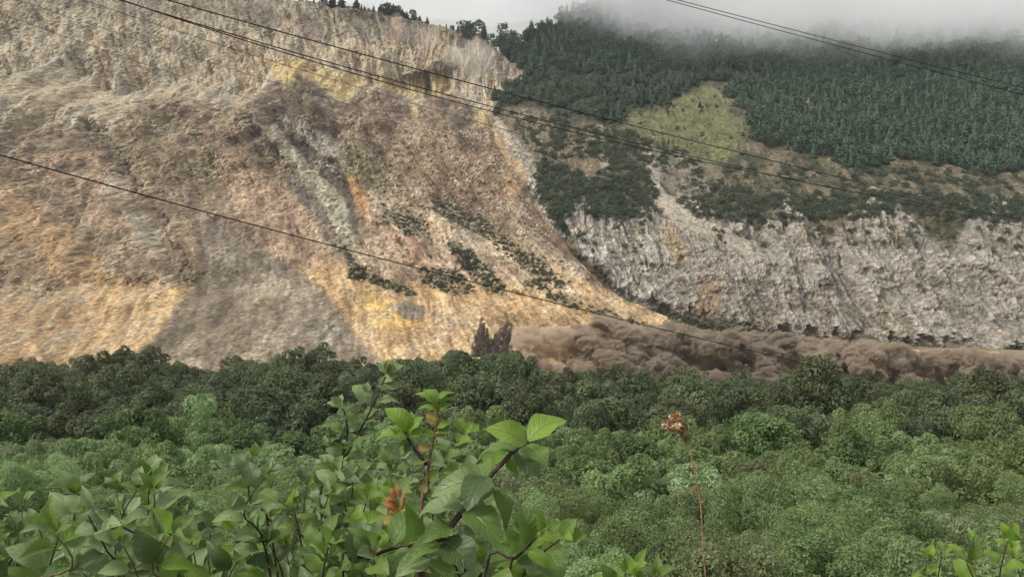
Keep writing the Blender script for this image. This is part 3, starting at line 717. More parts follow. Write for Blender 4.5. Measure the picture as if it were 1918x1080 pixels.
random.shuffle(spur_pts); spur_pts.sort(key=lambda q: 0 if 900 < q[1] < 1330 else 1)
far2 = []
for i, (p, u, v) in enumerate(spur_pts):
    s = random.uniform(4.2, 7.4) * (0.75 if v > 410 else 1)
    if i < 290:
        plant('spur_bush', round_me[i % 4], p - Vector((0, 0, s * 0.25)), s, 'dark leafy bush clinging to the steep rocky spur', 'bush', 'bushes clinging to the rocky spur', 0.9)
    else: far2.append((p - Vector((0, 0, s * 0.25)), s, random.uniform(0, 6.28), 0.9))
if far2: joined('spur_scrub', M_SCRUB, round_arr, far2, 'dark scrub covering the rocky spur to the right', 'scrub')

BANDS = [([(800, 358), (860, 388), (902, 404), (942, 440), (1002, 480), (1062, 525), (1040, 532), (980, 502), (920, 452), (860, 422), (815, 396)], 8.0, 0.85, 'long upper band'),
         ([(838, 452), (880, 468), (922, 508), (952, 545), (920, 548), (880, 512), (850, 482)], 8.0, 0.9, 'middle band'),
         ([(738, 398), (800, 418), (805, 440), (760, 442), (735, 415)], 7.5, 0.9, 'small patch'),
         ([(650, 472), (682, 510), (780, 545), (770, 557), (700, 532), (655, 522)], 7.5, 0.9, 'lower left band'),
         ([(780, 498), (860, 508), (898, 545), (860, 557), (790, 532)], 8.5, 0.7, 'lower middle patch'),
         ([(975, 522), (1100, 568), (1225, 612), (1180, 614), (1060, 574), (990, 540)], 9.5, 0.6, 'low right band'),
         ([(1232, 572), (1318, 604), (1500, 635), (1500, 650), (1318, 626), (1260, 606)], 8.0, 0.9, 'band under the cliff'),
         ([(1000, 500), (1060, 530), (1050, 550), (990, 530)], 10, 0.6, 'band'),
         ([(645, 275), (700, 290), (745, 340), (800, 380), (790, 420), (720, 430), (700, 380), (655, 330)], 13, 0.5, 'sparse scrub'),
         ([(660, 230), (760, 230), (860, 290), (960, 380), (1060, 480), (1120, 540), (960, 500), (840, 420), (740, 350), (670, 300)], 24, 0.5, 'scattered')]
GN = ['long upper', 'middle', 'small left', 'lower left', 'lower middle', 'low right', 'cliff foot', 'short inner', 'sparse upper left', 'loosely scattered']
allb = []
for bi, (pts, st, kp, nm) in enumerate(BANDS):
    for i, (p, u, v) in enumerate(scatter(pts, st * 0.56, 0.65, kp * 0.8)):
        allb.append((random.choice([random.uniform(1.2, 2.0), random.uniform(1.6, 2.6), random.uniform(2.2, 3.8)]) * (0.85 if bi >= 8 else 1), p, bi))
allb.sort(key=lambda q: -q[0]); far3 = []
for i, (s_, p, bi) in enumerate(allb):
    if i < 290:
        plant('slope_shrub', round_me[i % 4], p - Vector((0, 0, s_ * 0.25)), s_, 'small dark shrub on the landslide debris, one of the ' + GN[bi] + ' group', 'shrub', 'shrubs of the ' + GN[bi] + ' group', random.uniform(0.6, 0.9))
    else: far3.append((p - Vector((0, 0, s_ * 0.25)), s_, random.uniform(0, 6.28), 0.75))
if far3: joined('slope_scrub', M_SCRUB, round_arr, far3, 'low scrub between the shrubs on the landslide debris', 'scrub')
MEADOW = [(1175, 205), (1240, 208), (1292, 175), (1330, 165), (1370, 200), (1395, 250), (1370, 285), (1320, 300), (1250, 270), (1190, 240)]
for i, (p, u, v) in enumerate(scatter(MEADOW, 17, 0.8, 0.55)):
    s = random.choice([random.uniform(1.3, 2.4), random.uniform(2.0, 4.0), random.uniform(3.5, 6.0)])
    plant('meadow_bush', round_me[i % 4] if i % 2 else con_me[i % 5], p - Vector((0, 0, 0.4)), s, 'small dark bush standing alone on the yellow green meadow', 'bush', 'lone bushes on the meadow')

# ---- boulders
def rock_mesh(name, seed, mat):
    bm = bmesh.new(); bmesh.ops.create_icosphere(bm, subdivisions=2, radius=0.5); rng = random.Random(seed)
    d = [Vector((rng.gauss(0, 1), rng.gauss(0, 1), rng.gauss(0, 1))).normalized() for _ in range(9)]; h = [rng.uniform(0.28, 0.45) for _ in d]
    for v in bm.verts:
        for n, k in zip(d, h):
            e = v.co.dot(n) - k
            if e > 0: v.co -= n * e
    me = bpy.data.meshes.new(name); bm.to_mesh(me); bm.free(); me.materials.append(mat); return me
M_STONE = plain_mat('pale_stone', (0.50, 0.46, 0.40), 0.9, 0.3, 3.0)
rock_me = [rock_mesh('boulder', 400 + i, M_STONE) for i in range(5)]
for (u, v, s) in [(846, 292, 3.4), (955, 309, 2.8), (978, 321, 2.6), (1000, 353, 4.2), (957, 364, 3.6), (915, 370, 2.4), (990, 347, 2.4), (806, 309, 2.2), (704, 185, 2.6), (637, 303, 2.4), (612, 310, 2.6),
                  (603, 569, 2.2), (750, 295, 2.0), (870, 146, 3.2), (886, 172, 3.4), (897, 173, 2.6), (932, 137, 3.6), (956, 139, 3.0), (715, 258, 1.8), (729, 260, 1.8), (735, 262, 1.6), (920, 381, 1.8), (898, 390, 1.8),
                  (874, 383, 1.6), (1008, 372, 2.6), (1020, 398, 2.2), (963, 282, 2.6), (972, 292, 2.4), (985, 305, 2.8), (645, 318, 2.2), (1110, 262, 2.0), (1014, 264, 2.2), (638, 595, 1.4), (618, 606, 1.2)]:
    p = spot(u, v)
    if p is None: continue
    o = obj('boulder', rock_me[int(u) % 5], None, p + Vector((0, -0.4, 0))); o.scale = (s, s * 0.9, s * 0.8); o.rotation_euler = (random.uniform(0, 6), random.uniform(0, 6), random.uniform(0, 6))
    tag(o, 'pale boulder lying loose on the brown landslide debris', 'boulder', 'pale boulders on the landslide')
# rubble: countless stones
rv = [np.array([v.co for v in m.vertices], dtype=np.float32) for m in [rock_mesh('r', 420 + i, M_STONE) for i in range(1)]]
ico = bmesh.new(); bmesh.ops.create_icosphere(ico, subdivisions=1, radius=0.5); iv = np.array([v.co for v in ico.verts], dtype=np.float32); if_ = np.array([[v.index for v in f.verts] for f in ico.faces], dtype=np.int32); ico.free()
rub_pts = []
for pts, st, kp, s0, s1 in [([(925, 212), (955, 252), (995, 288), (1008, 320), (1004, 358), (1024, 392), (1062, 446), (1050, 446), (1010, 398), (992, 362), (990, 330), (960, 290), (930, 240)], 4.0, 0.8, 0.6, 1.9),
                            ([(640, 200), (900, 230), (990, 350), (1000, 420), (900, 400), (780, 360), (650, 300)], 9, 0.6, 0.4, 1.3), ([(600, 250), (650, 270), (650, 330), (600, 300)], 5, 0.7, 0.4, 1.2),
                            ([(600, 560), (640, 585), (670, 640), (600, 660)], 6, 0.6, 0.25, 0.7), ([(850, 140), (925, 165), (930, 210), (880, 190)], 6, 0.5, 0.6, 1.6), ([(700, 390), (1080, 520), (1150, 570), (900, 540), (700, 500)], 12, 0.5, 0.3, 0.9)]:
    rub_pts += [(p, random.uniform(s0, s1)) for p, u, v in scatter(pts, st, 0.6, kp)]
vs, fs, off = [], [], 0
for p, s in rub_pts:
    w = iv * RNG.uniform(0.6, 1.2, (len(iv), 1)) * s * RNG.uniform(0.6, 1.2, 3) + np.array(p) - np.array([0, 0.2, 0]); vs.append(w); fs.append(if_ + off); off += len(iv)
o = obj('rubble', mesh_np('rubble', np.concatenate(vs), np.concatenate(fs), [plain_mat('rubble_stone', (0.40, 0.35, 0.29), 0.95, 0.45, 0.35)], False))
tag(o, 'loose rubble of pale broken stones strewn over the slide', 'rubble', None, 'stuff')

# ------------------------------------------------------------------ valley trees and near bushes
M_TREE2 = leaf_mass_mat('olive_tree_leaves', (0.050, 0.070, 0.029), (0.120, 0.158, 0.072), (0.251, 0.301, 0.164), 0.35, 0.3)
M_TREE3 = leaf_mass_mat('dark_tree_leaves', (0.033, 0.053, 0.028), (0.084, 0.114, 0.060), (0.188, 0.224, 0.126), 0.3, 0.3)
tree_me = [crown_mesh('crown', (M_TREE, M_TREE3, M_TREE, M_TREE2)[i % 4], rad=1.0, height=(1.75, 1.5, 2.0, 1.6)[i % 4], n=4300, leaf=(0.10, 0.12, 0.11, 0.09)[i % 4], seed=500 + i, lobes=(42, 34, 50, 38)[i % 4], flat=0.8, l0=0.16, l1=0.33) for i in range(8)]
trunk_me = [trunk_mesh('trunk', 1.15, 0.07, 520 + i) for i in range(3)]
def valley_tree(p, r, i, label, group):
    e = obj('broadleaf_tree', None, None, p); e.rotation_euler = (0, 0, random.uniform(0, 6.28)); e.scale = (r, r, r * random.uniform(0.85, 1.3))
    tag(e, label, 'tree', group)
    t = obj('trunk', trunk_me[i % 3], e); c = obj('crown', random.choice(tree_me), e, (0, 0, 0.24))
    return e
placed = []
def try_place(x, y, d):
    for (a, b, c) in placed:
        if (a - x) ** 2 + (b - y) ** 2 < ((c + d) * 0.5) ** 2: return False
    placed.append((x, y, d)); return True
n = 0; tries = 0
while n < 290 and tries < 30000:
    tries += 1
    y = 88 + 165 * random.random() ** 0.9
    x = random.uniform(-0.72, 0.72) * y
    sp = 6.0 + 3.6 * (y - 88) / 165
    if not try_place(x, y, sp): continue
    z = float(ground_h(np.array(x), np.array(y)))
    u = CX + F * x / y
    top = np.interp(u, [0, 560, 640, 700, 760, 830, 900, 960, 1000, 1060, 1150, 1318, 1918], [668, 664, 662, 672, 655, 655, 658, 670, 690, 698, 702, 706, 700])
    r = sp * random.uniform(0.62, 0.86)
    zt = (HV - top - random.uniform(-4, 16)) / F * y
    r = min(r, max(2.4, (zt - z) / (2.2 if y > 120 else 2.0)))
    valley_tree((x, y, z), r, n, 'rounded dark green broadleaf tree in the wooded valley belt', 'broadleaf trees of the valley belt'); n += 1
M_BUSH2 = leaf_mass_mat('yellowish_bush_leaves', (0.090, 0.126, 0.045), (0.212, 0.289, 0.112), (0.404, 0.525, 0.255), 0.42, 0.35)
M_BUSH3 = leaf_mass_mat('soft_green_bush_leaves', (0.078, 0.104, 0.042), (0.19, 0.235, 0.105), (0.43, 0.49, 0.27), 0.38, 0.35)
M_BUSH4 = leaf_mass_mat('deep_green_bush_leaves', (0.058, 0.097, 0.039), (0.144, 0.210, 0.079), (0.304, 0.395, 0.167), 0.38, 0.35)
bush_me = [crown_mesh('bush', (M_BUSH, M_BUSH2, M_BUSH3, M_BUSH4)[i % 4], rad=1.0, height=(1.35, 1.7, 1.2, 1.5)[i % 4], n=(5200, 4200, 6000, 3600)[i % 4], leaf=(0.085, 0.10, 0.07, 0.12)[i % 4], seed=540 + i, lobes=(40, 30, 46, 34)[i % 4], flat=0.85, aspect=(0.5, 0.42, 0.6, 0.45)[i % 4], l0=0.15, l1=0.32) for i in range(8)]
near_me = [crown_mesh('bush', (M_BUSH, M_BUSH2, M_BUSH3, M_BUSH4)[i % 4], rad=1.0, height=(1.35, 1.6, 1.2, 1.5)[i % 4], n=(15000, 12000, 16000, 11000)[i % 4], leaf=(0.046, 0.052, 0.042, 0.058)[i % 4], seed=560 + i, lobes=(60, 50, 70, 46)[i % 4], flat=0.9, aspect=(0.5, 0.42, 0.6, 0.45)[i % 4], l0=0.12, l1=0.28) for i in range(4)]
n = 0; tries = 0
while n < 280 and tries < 30000:
    tries += 1
    y = 13 + 75 * random.random() ** 0.75
    x = random.uniform(-0.72, 0.72) * y
    sp = 2.1 + 3.0 * (y - 13) / 75
    if not try_place(x, y, sp): continue
    z = float(ground_h(np.array(x), np.array(y)))
    r = sp * random.choice([random.uniform(0.45, 0.6), random.uniform(0.58, 0.76), random.uniform(0.7, 0.92)])
    o = obj('leafy_bush', random.choice(near_me if y < 42 else bush_me), None, (x, y, z - 0.1)); o.scale = (r, r, r * random.uniform(0.8, 1.45)); o.rotation_euler = (0, 0, random.uniform(0, 6.28))
    tag(o, 'light green leafy bush on the near slope below the viewpoint', 'bush', 'light green bushes on the near slope'); n += 1

# low growth that nobody could count, filling the ground between the trees and bushes
nu = 110000
uy = 7 + 250 * RNG.random(nu) ** 1.25; ux = RNG.uniform(-0.74, 0.74, nu) * uy
clump = fbm(ux / 2.2, uy / 2.2, 3, 240)
uh = np.clip(0.35 + 0.9 * clump, 0.05, 1.6) * np.clip(uy / 40, 0.5, 1.8)
uz = ground_h(ux, uy) + uh * RNG.random(nu) ** 0.6
up_, uf_ = leaf_quads(np.stack([ux, uy, uz], 1), RNG.normal(size=(nu, 3)) * 0.7 + np.array([0, -0.3, 0.8]), 1.0, RNG, 0.55)
ctr = np.repeat(np.stack([ux, uy, uz], 1), 4, axis=0); up_ = ctr + (up_ - ctr) * np.repeat(np.clip(0.06 + uy * 0.0062, 0.1, 1.1), 4)[:, None]
o = obj('undergrowth', mesh_np('undergrowth', up_, uf_, [M_BUSH4], False, {'tint': ('FLOAT', np.repeat(np.clip(0.35 + 0.5 * clump + 0.35 * RNG.random(nu), 0, 1), 4))}))
tag(o, 'low green undergrowth covering the ground between trees and bushes', 'undergrowth', None, 'stuff')

# ------------------------------------------------------------------ dust surge at the foot of the slide
def vol_mat(name, color, density, aniso=0.0, noise=None):
    m, nt, out = new_mat(name)
    p = N(nt, 'ShaderNodeVolumePrincipled', Density=density, Anisotropy=aniso); p.inputs['Color'].default_value = (*color, 1)
    if noise:
        tc = N(nt, 'ShaderNodeTexCoord'); mp = N(nt, 'ShaderNodeMapping'); mp.inputs['Scale'].default_value = noise['scale']; mp.inputs['Rotation'].default_value = (0, -noise['rot'], 0); m.cycles.volume_step_rate = noise['rate']
        nt.links.new(tc.outputs['Object'], mp.inputs['Vector'])
        n = N(nt, 'ShaderNodeTexNoise', Scale=1.0, Detail=noise['detail'], Roughness=0.6, Distortion=0.6); nt.links.new(mp.outputs[0], n.inputs['Vector'])
        mr = N(nt, 'ShaderNodeMapRange'); mr.inputs[1].default_value = noise['lo']; mr.inputs[2].default_value = noise['hi']; mr.inputs[3].default_value = 0; mr.inputs[4].default_value = density
        nt.links.new(n.outputs['Fac'], mr.inputs[0]); nt.links.new(mr.outputs[0], p.inputs['Density'])
    nt.links.new(p.outputs[0], out.inputs['Volume'])
    return m
def blob_mesh(name, blobs, voxel, mat, disp, seed, tubes=()):
    """one closed billowing skin round many ellipsoids (and tapering jets)"""
    bm = bmesh.new()
    for (c, r, q) in blobs:
        mat4 = Matrix.Translation(c) @ q.to_matrix().to_4x4() @ Matrix.Diagonal((*r, 1))
        bmesh.ops.create_icosphere(bm, subdivisions=2, radius=1.0, matrix=mat4)
    me = bpy.data.meshes.new(name); bm.to_mesh(me); bm.free()
    if tubes:
        mb = MB()
        for pts, rad in tubes: mb.tube(pts, rad, 8)
        bm = bmesh.new(); bm.from_mesh(me); tm = mb.mesh('t', mat); bm.from_mesh(tm); bm.to_mesh(me); bm.free(); bpy.data.meshes.remove(tm)
    tmp = bpy.data.objects.new('tmp', me); COL.objects.link(tmp)
    mod = tmp.modifiers.new('r', 'REMESH'); mod.mode = 'VOXEL'; mod.voxel_size = voxel
    dg = bpy.context.evaluated_depsgraph_get()
    res = bpy.data.meshes.new_from_object(tmp.evaluated_get(dg)); res.name = name
    bpy.data.objects.remove(tmp); bpy.data.meshes.remove(me)
    nv = len(res.vertices); v = np.empty(nv * 3, dtype=np.float32); res.vertices.foreach_get('co', v); v = v.reshape(-1, 3)
    nn = np.empty(nv * 3, dtype=np.float32); res.vertices.foreach_get('normal', nn); nn = nn.reshape(-1, 3)
    for (amp, sx, sz, k) in disp:
        a = v[:, 0] * 0.93 + v[:, 2] * -0.36; b = v[:, 0] * 0.36 + v[:, 2] * 0.93 + v[:, 1] * 0.6
        d = amp * (1 - 2.2 * np.abs(fbm(a / sx + v[:, 1] / sx * 0.5, b / sz, 3, seed + k)))
        v = v + nn * d[:, None]
    res.vertices.foreach_set('co', v.ravel()); res.materials.clear(); res.materials.append(mat)
    res.polygons.foreach_set('use_smooth', np.ones(len(res.polygons), dtype=bool)); res.update()
    return res
DN = dict(scale=(0.18, 0.3, 0.42), lo=0.42, hi=0.58, rot=0.38, detail=5.0, rate=0.10)
M_DUST = vol_mat('brown_dust', (0.53, 0.445, 0.345), 1.8, 0.0, DN)
M_DUST_LIGHT = vol_mat('tan_dust', (0.66, 0.55, 0.425), 0.9, 0.0, DN)
M_DUST_DARK = vol_mat('dark_brown_dust', (0.46, 0.385, 0.30), 2.0, 0.0, DN)
M_DUST_SOFT = vol_mat('tan_dust_haze', (0.84, 0.71, 0.56), 0.06)
M_MUD = vol_mat('dark_mud_spray', (0.30, 0.255, 0.215), 3.0, 0.0, dict(scale=(0.8, 0.8, 0.32), lo=0.42, hi=0.54, rot=0.0, detail=4.0, rate=0.15))
M_PUFF = vol_mat('pale_dust_puff', (0.93, 0.88, 0.82), 0.02)
top_u = [955, 985, 1005, 1040, 1075, 1095, 1130, 1165, 1190, 1205, 1240, 1262, 1290, 1318, 1500, 1700, 1918, 2100]
top_v = [650, 622, 614, 600, 632, 618, 602, 610, 626, 612, 622, 610, 634, 628, 638, 655, 672, 690]
def dust_blobs(u0, u1, n, seed, r0=7, r1=17):
    rg = random.Random(seed); out = []
    for i in range(n):
        u = rg.uniform(u0, u1); tv = float(np.interp(u, top_u, top_v)); r = rg.uniform(r0, r1); v = tv + r * 0.55 + (712 - tv) * rg.random() ** 1.5
        y = 292 + rg.uniform(0, 30) - (v - 640) * 0.10
        q = Quaternion((0, 1, 0), rg.uniform(0.15, 0.5))
        k = y / F
        out.append((at(u, v, y), (r * k * rg.uniform(1.3, 2.4), r * k * rg.uniform(0.9, 1.3), r * k * rg.uniform(0.5, 0.85)), q))
    return out
DISP = [(1.8, 9, 3.4, 0), (1.0, 5.0, 1.6, 5), (0.5, 2.4, 0.8, 9)]
for (u0, u1, n_, sd_, lab) in [(975, 1070, 24, 1, 'thin brown dust burst thrown up beside the dark mud spray'), (1085, 1190, 70, 2, 'thick rolling brown dust cloud with streaked lumps above the trees'),
                               (1195, 1270, 52, 3, 'steep brown dust billow behind the tallest lumps of the surge'), (1282, 1480, 84, 4, 'dark brown dust billow under the lowest power line'), (1500, 2000, 120, 5, 'long low dust billow trailing off to the right')]:
    o = obj('dust_cloud', blob_mesh('dust_cloud', dust_blobs(u0, u1, n_, sd_), 0.42, (M_DUST_LIGHT, M_DUST, M_DUST_DARK, M_DUST_DARK, M_DUST)[sd_ - 1], DISP, 600 + sd_)); tag(o, lab, 'dust cloud', 'billows of the dust surge')
q0 = Quaternion((0, 1, 0), 0.25)
soft = [(at(1000, 655, 305), (12, 7, 8.5), q0), (at(1050, 650, 306), (12, 7, 8), q0), (at(1090, 660, 306), (12, 7, 8), q0), (at(960, 668, 304), (7, 6, 6), q0), (at(1140, 648, 306), (12, 9, 8.5), q0), (at(1190, 650, 304), (12, 10, 8), q0), (at(1245, 652, 304), (13, 10, 8), q0), (at(1310, 658, 304), (14, 10, 7), q0)]
o = obj('dust_haze', blob_mesh('dust_haze', soft, 1.0, M_DUST_SOFT, [(1.2, 12, 8, 0)], 640)); tag(o, 'soft tan veil of dust drifting round the surge', 'dust', None, 'stuff')
ys = 298
jets = []
for (bu_, bv_, tu_, tv_, r_) in [(900, 665, 903, 596, 9), (896, 665, 892, 628, 7), (908, 665, 913, 614, 5), (934, 665, 951, 602, 8), (940, 665, 958, 604, 5), (926, 660, 930, 618, 5), (944, 660, 946, 612, 6), (914, 660, 908, 618, 5), (890, 665, 886, 640, 5), (930, 665, 938, 614, 6), (922, 665, 922, 634, 8), (948, 670, 957, 640, 6)]:
    a, b = at(bu_, bv_, ys + random.uniform(-2, 2)), at(tu_, tv_, ys); k = ys / F
    jets.append(([a, a.lerp(b, 0.35) + Vector((0.3, 0, 0)), a.lerp(b, 0.7), b], [r_ * k * 1.3, r_ * k, r_ * k * 0.65, r_ * k * 0.12]))
mudb = [(at(u_, v_, ys), (r_ * ys / F, r_ * ys / F, r_ * ys / F * 0.8), q0) for u_, v_, r_ in [(905, 646, 10), (915, 640, 8), (926, 645, 11), (936, 640, 10), (943, 628, 7), (903, 630, 6), (903, 658, 10), (918, 655, 9), (936, 652, 10), (944, 636, 6), (915, 670, 12), (940, 670, 12), (902, 640, 6), (948, 660, 8)]]
o = obj('mud_spray', blob_mesh('mud_spray', mudb, 0.22, M_MUD, [(0.5, 2.0, 3.2, 0), (0.35, 0.9, 1.4, 4), (0.2, 0.5, 0.7, 7)], 650, jets)); cl_v, cl_f, off = [], [], 0
for k_ in range(70):
    a_ = random.uniform(0, 1); c_ = at(random.choice([random.gauss(903, 9), random.gauss(945, 11)]), 600 + 62 * random.random() ** 0.8, ys + random.uniform(-3, 3)); z_ = random.uniform(0.08, 0.42)
    cl_v.append(iv * RNG.uniform(0.6, 1.2, (len(iv), 1)) * z_ * np.array([0.8, 0.8, 1.5]) + np.array(c_)); cl_f.append(if_ + off); off += len(iv)
cl = obj('clods', mesh_np('clods', np.concatenate(cl_v), np.concatenate(cl_f), [plain_mat('wet_mud', (0.075, 0.06, 0.048), 0.9, 0.4, 1.0)], False), o); cl['kind'] = 'stuff'
tag(o, 'dark upward spikes of mud and debris thrown above the treetops', 'mud spray')
pf = [(at(u_, v_, 800), (a_, 9, c_), q0) for u_, v_, a_, c_ in [(895, 95, 14, 11), (875, 115, 16, 11), (905, 118, 10, 16), (850, 105, 14, 9), (890, 140, 10, 9)]]
o = obj('dust_puff', blob_mesh('dust_puff', pf, 2.0, M_PUFF, [(2.5, 14, 10, 0)], 660)); tag(o, 'pale dust puff drifting off the top corner of the scarp', 'dust')
pf = [(at(u_, v_, 795), (a_, 8, c_), q0) for u_, v_, a_, c_ in [(742, 40, 6, 8), (760, 60, 10, 9), (800, 70, 14, 12)]]
o = obj('dust_puff', blob_mesh('dust_puff', pf, 2.0, vol_mat('thin_dust', (0.93, 0.87, 0.80), 0.012), [(2.0, 14, 10, 0)], 670)); tag(o, 'faint dust veil below the conifers on the scarp edge', 'dust')

# ------------------------------------------------------------------ power lines
M_WIRE = plain_mat('black_cable', (0.018, 0.018, 0.020), 0.6, 0.1)
M_WIRE2 = plain_mat('weathered_cable', (0.10, 0.10, 0.10), 0.6, 0.1)
def wire(a, b, c, d0, d1, rad, label, mat=M_WIRE):
    """a, b, c: rows at columns 599, 960 and 1318; d0, d1: distances at the two outer columns"""
    A = np.polyfit([599, 960, 1318], [a, b, c], 2); mb = MB(); pts = []
    for u in np.linspace(-260, 2200, 60):
        t = (u - 599) / 719.0
        d = 1.0 / ((1 / d0) * (1 - t) + (1 / d1) * t)
        pts.append(at(u, np.polyval(A, u), d))
    mb.tube(pts, [rad] * len(pts), 6)
    o = obj('power_line', mb.mesh('power_line', mat)); tag(o, label, 'power line', 'power lines crossing the view')
wire(80, 177, 269, 17, 24, 0.0125, 'thick black power line, uppermost of those crossing the whole view')
wire(112, 210, 298, 18, 25, 0.0115, 'black power line, upper of the close pair below the top one')
wire(119, 219, 303, 18.3, 25, 0.0115, 'black power line, lower of the close pair below the top one')
wire(142, 247, 342, 24, 32, 0.008, 'thin dark power line just below the close pair', M_WIRE2)
wire(180, 284, 379, 26, 34, 0.007, 'thin grey power line over the brown debris, upper of two', M_WIRE2)
wire(226, 332, 426, 27, 35, 0.007, 'thin grey power line over the brown debris, lower of two', M_WIRE2)
wire(454, 547, 635, 16, 22, 0.0115, 'black power line sloping low across the yellow debris apron')
def wire2(u0, v0, u1, v1, d, label):
    mb = MB(); s = (v1 - v0) / (u1 - u0); pts = [at(u, v0 + (u - u0) * s - 0.00001 * (u - 1280) ** 2, d * (1 + (u - 1280) * 0.0003)) for u in np.linspace(900, 2200, 30)]
    mb.tube(pts, [0.009] * 30, 6); tag(obj('power_line', mb.mesh('power_line', M_WIRE)), label, 'power line', 'power lines crossing the view')
wire2(1248, 0, 1318, 19, 20, 'power line in the upper right corner, lower of two')
wire2(1268, 0, 1318, 13, 20, 'power line in the upper right corner, upper of two')

# ------------------------------------------------------------------ foreground shrubs
def leaf_mat(name, c_a, c_b, trans=0.35, rough=0.42, vein=1.0, spec=0.45):
    m, nt, out = new_mat(name); L = nt.links
    uv = N(nt, 'ShaderNodeUVMap'); sx = N(nt, 'ShaderNodeSeparateXYZ'); L.new(uv.outputs[0], sx.inputs[0])
    def M(op, a, b=None, c=None):
        n = N(nt, 'ShaderNodeMath', operation=op)
        for i, q in enumerate((a, b, c)):
            if q is None: continue
            if isinstance(q, (int, float)): n.inputs[i].default_value = q
            else: L.new(q, n.inputs[i])
        return n.outputs[0]
    t = sx.outputs['X']; s = M('ABSOLUTE', M('MULTIPLY_ADD', sx.outputs['Y'], 2.0, -1.0))
    ph = M('FRACT', M('ADD', M('MULTIPLY', t, 6.5), M('MULTIPLY', M('POWER', s, 0.8), -1.9)))
    ln = M('ABSOLUTE', M('ADD', ph, -0.5))                         # 0.5 on a side vein
    side = M('SMOOTH_MIN', M('MULTIPLY', M('MAXIMUM', M('ADD', ln, -0.40), 0.0), 10.0), 1.0, 0.1)
    midr = M('MAXIMUM', M('MULTIPLY_ADD', s, -14.0, 1.0), 0.0)
    vn = M('MAXIMUM', side, midr)
    oi = N(nt, 'ShaderNodeObjectInfo'); tc = N(nt, 'ShaderNodeTexCoord')
    ns = N(nt, 'ShaderNodeTexNoise', Scale=38.0, Detail=4.0); L.new(tc.outputs['Object'], ns.inputs['Vector'])
    fac = M('ADD', M('MULTIPLY', oi.outputs['Random'], 0.75), M('MULTIPLY', M('ADD', ns.outputs['Fac'], -0.35), 0.55))
    mx = N(nt, 'ShaderNodeMixRGB'); mx.inputs[1].default_value = (*c_a, 1); mx.inputs[2].default_value = (*c_b, 1); L.new(fac, mx.inputs[0])
    mv = N(nt, 'ShaderNodeMixRGB'); mv.inputs[2].default_value = (min(1, c_b[0] * 1.5 + 0.02), min(1, c_b[1] * 1.4 + 0.02), c_b[2] * 1.4 + 0.015, 1)
    L.new(mx.outputs[0], mv.inputs[1]); L.new(M('MULTIPLY', vn, 0.38 * vein), mv.inputs[0])
    n2 = N(nt, 'ShaderNodeTexNoise', Scale=9.0, Detail=5.0, Roughness=0.7); L.new(tc.outputs['Object'], n2.inputs['Vector'])
    off = N(nt, 'ShaderNodeVectorMath', operation='ADD'); L.new(tc.outputs['Object'], off.inputs[0]); L.new(oi.outputs['Location'], off.inputs[1]); L.new(off.outputs[0], n2.inputs['Vector'])
    bl = N(nt, 'ShaderNodeMapRange'); bl.inputs[1].default_value = 0.66; bl.inputs[2].default_value = 0.72; L.new(n2.outputs['Fac'], bl.inputs[0])
    ed = N(nt, 'ShaderNodeMapRange'); ed.inputs[1].default_value = 0.86; ed.inputs[2].default_value = 1.0; ed.inputs[4].default_value = 0.45; L.new(s, ed.inputs[0])
    mb_ = N(nt, 'ShaderNodeMixRGB'); mb_.inputs[2].default_value = (0.15, 0.105, 0.04, 1); L.new(mv.outputs[0], mb_.inputs[1])
    L.new(M('MULTIPLY', M('MAXIMUM', bl.outputs[0], M('MULTIPLY', ed.outputs[0], oi.outputs['Random'])), 0.75), mb_.inputs[0]); mv = mb_
    bmp = N(nt, 'ShaderNodeBump', Strength=0.55, Distance=0.0025); bmp.invert = True
    L.new(M('ADD', vn, M('MULTIPLY', ns.outputs['Fac'], 0.5)), bmp.inputs['Height'])
    p = N(nt, 'ShaderNodeBsdfPrincipled', Roughness=rough); p.inputs['Specular IOR Level'].default_value = spec
    L.new(mv.outputs[0], p.inputs['Base Color']); L.new(bmp.outputs[0], p.inputs['Normal'])
    tr = N(nt, 'ShaderNodeBsdfTranslucent'); L.new(mv.outputs[0], tr.inputs['Color'])
    ms = N(nt, 'ShaderNodeMixShader', Fac=trans); L.new(p.outputs[0], ms.inputs[1]); L.new(tr.outputs[0], ms.inputs[2]); L.new(ms.outputs[0], out.inputs['Surface'])
    return m
LM = dict(bright=leaf_mat('young_leaf', (0.13, 0.235, 0.022), (0.235, 0.36, 0.05), 0.42), mid=leaf_mat('green_leaf', (0.090, 0.165, 0.028), (0.175, 0.27, 0.055), 0.4),
          dark=leaf_mat('dark_leaf', (0.062, 0.108, 0.032), (0.115, 0.172, 0.054), 0.34, 0.36), pale=leaf_mat('pale_leaf', (0.155, 0.225, 0.082), (0.245, 0.325, 0.13), 0.36, 0.45),
          yellow=leaf_mat('yellow_leaf', (0.36, 0.27, 0.05), (0.42, 0.36, 0.09), 0.4), red=leaf_mat('red_leaf', (0.40, 0.14, 0.06), (0.46, 0.24, 0.08), 0.4), brown=leaf_mat('withered_leaf', (0.20, 0.16, 0.05), (0.30, 0.24, 0.08), 0.35))
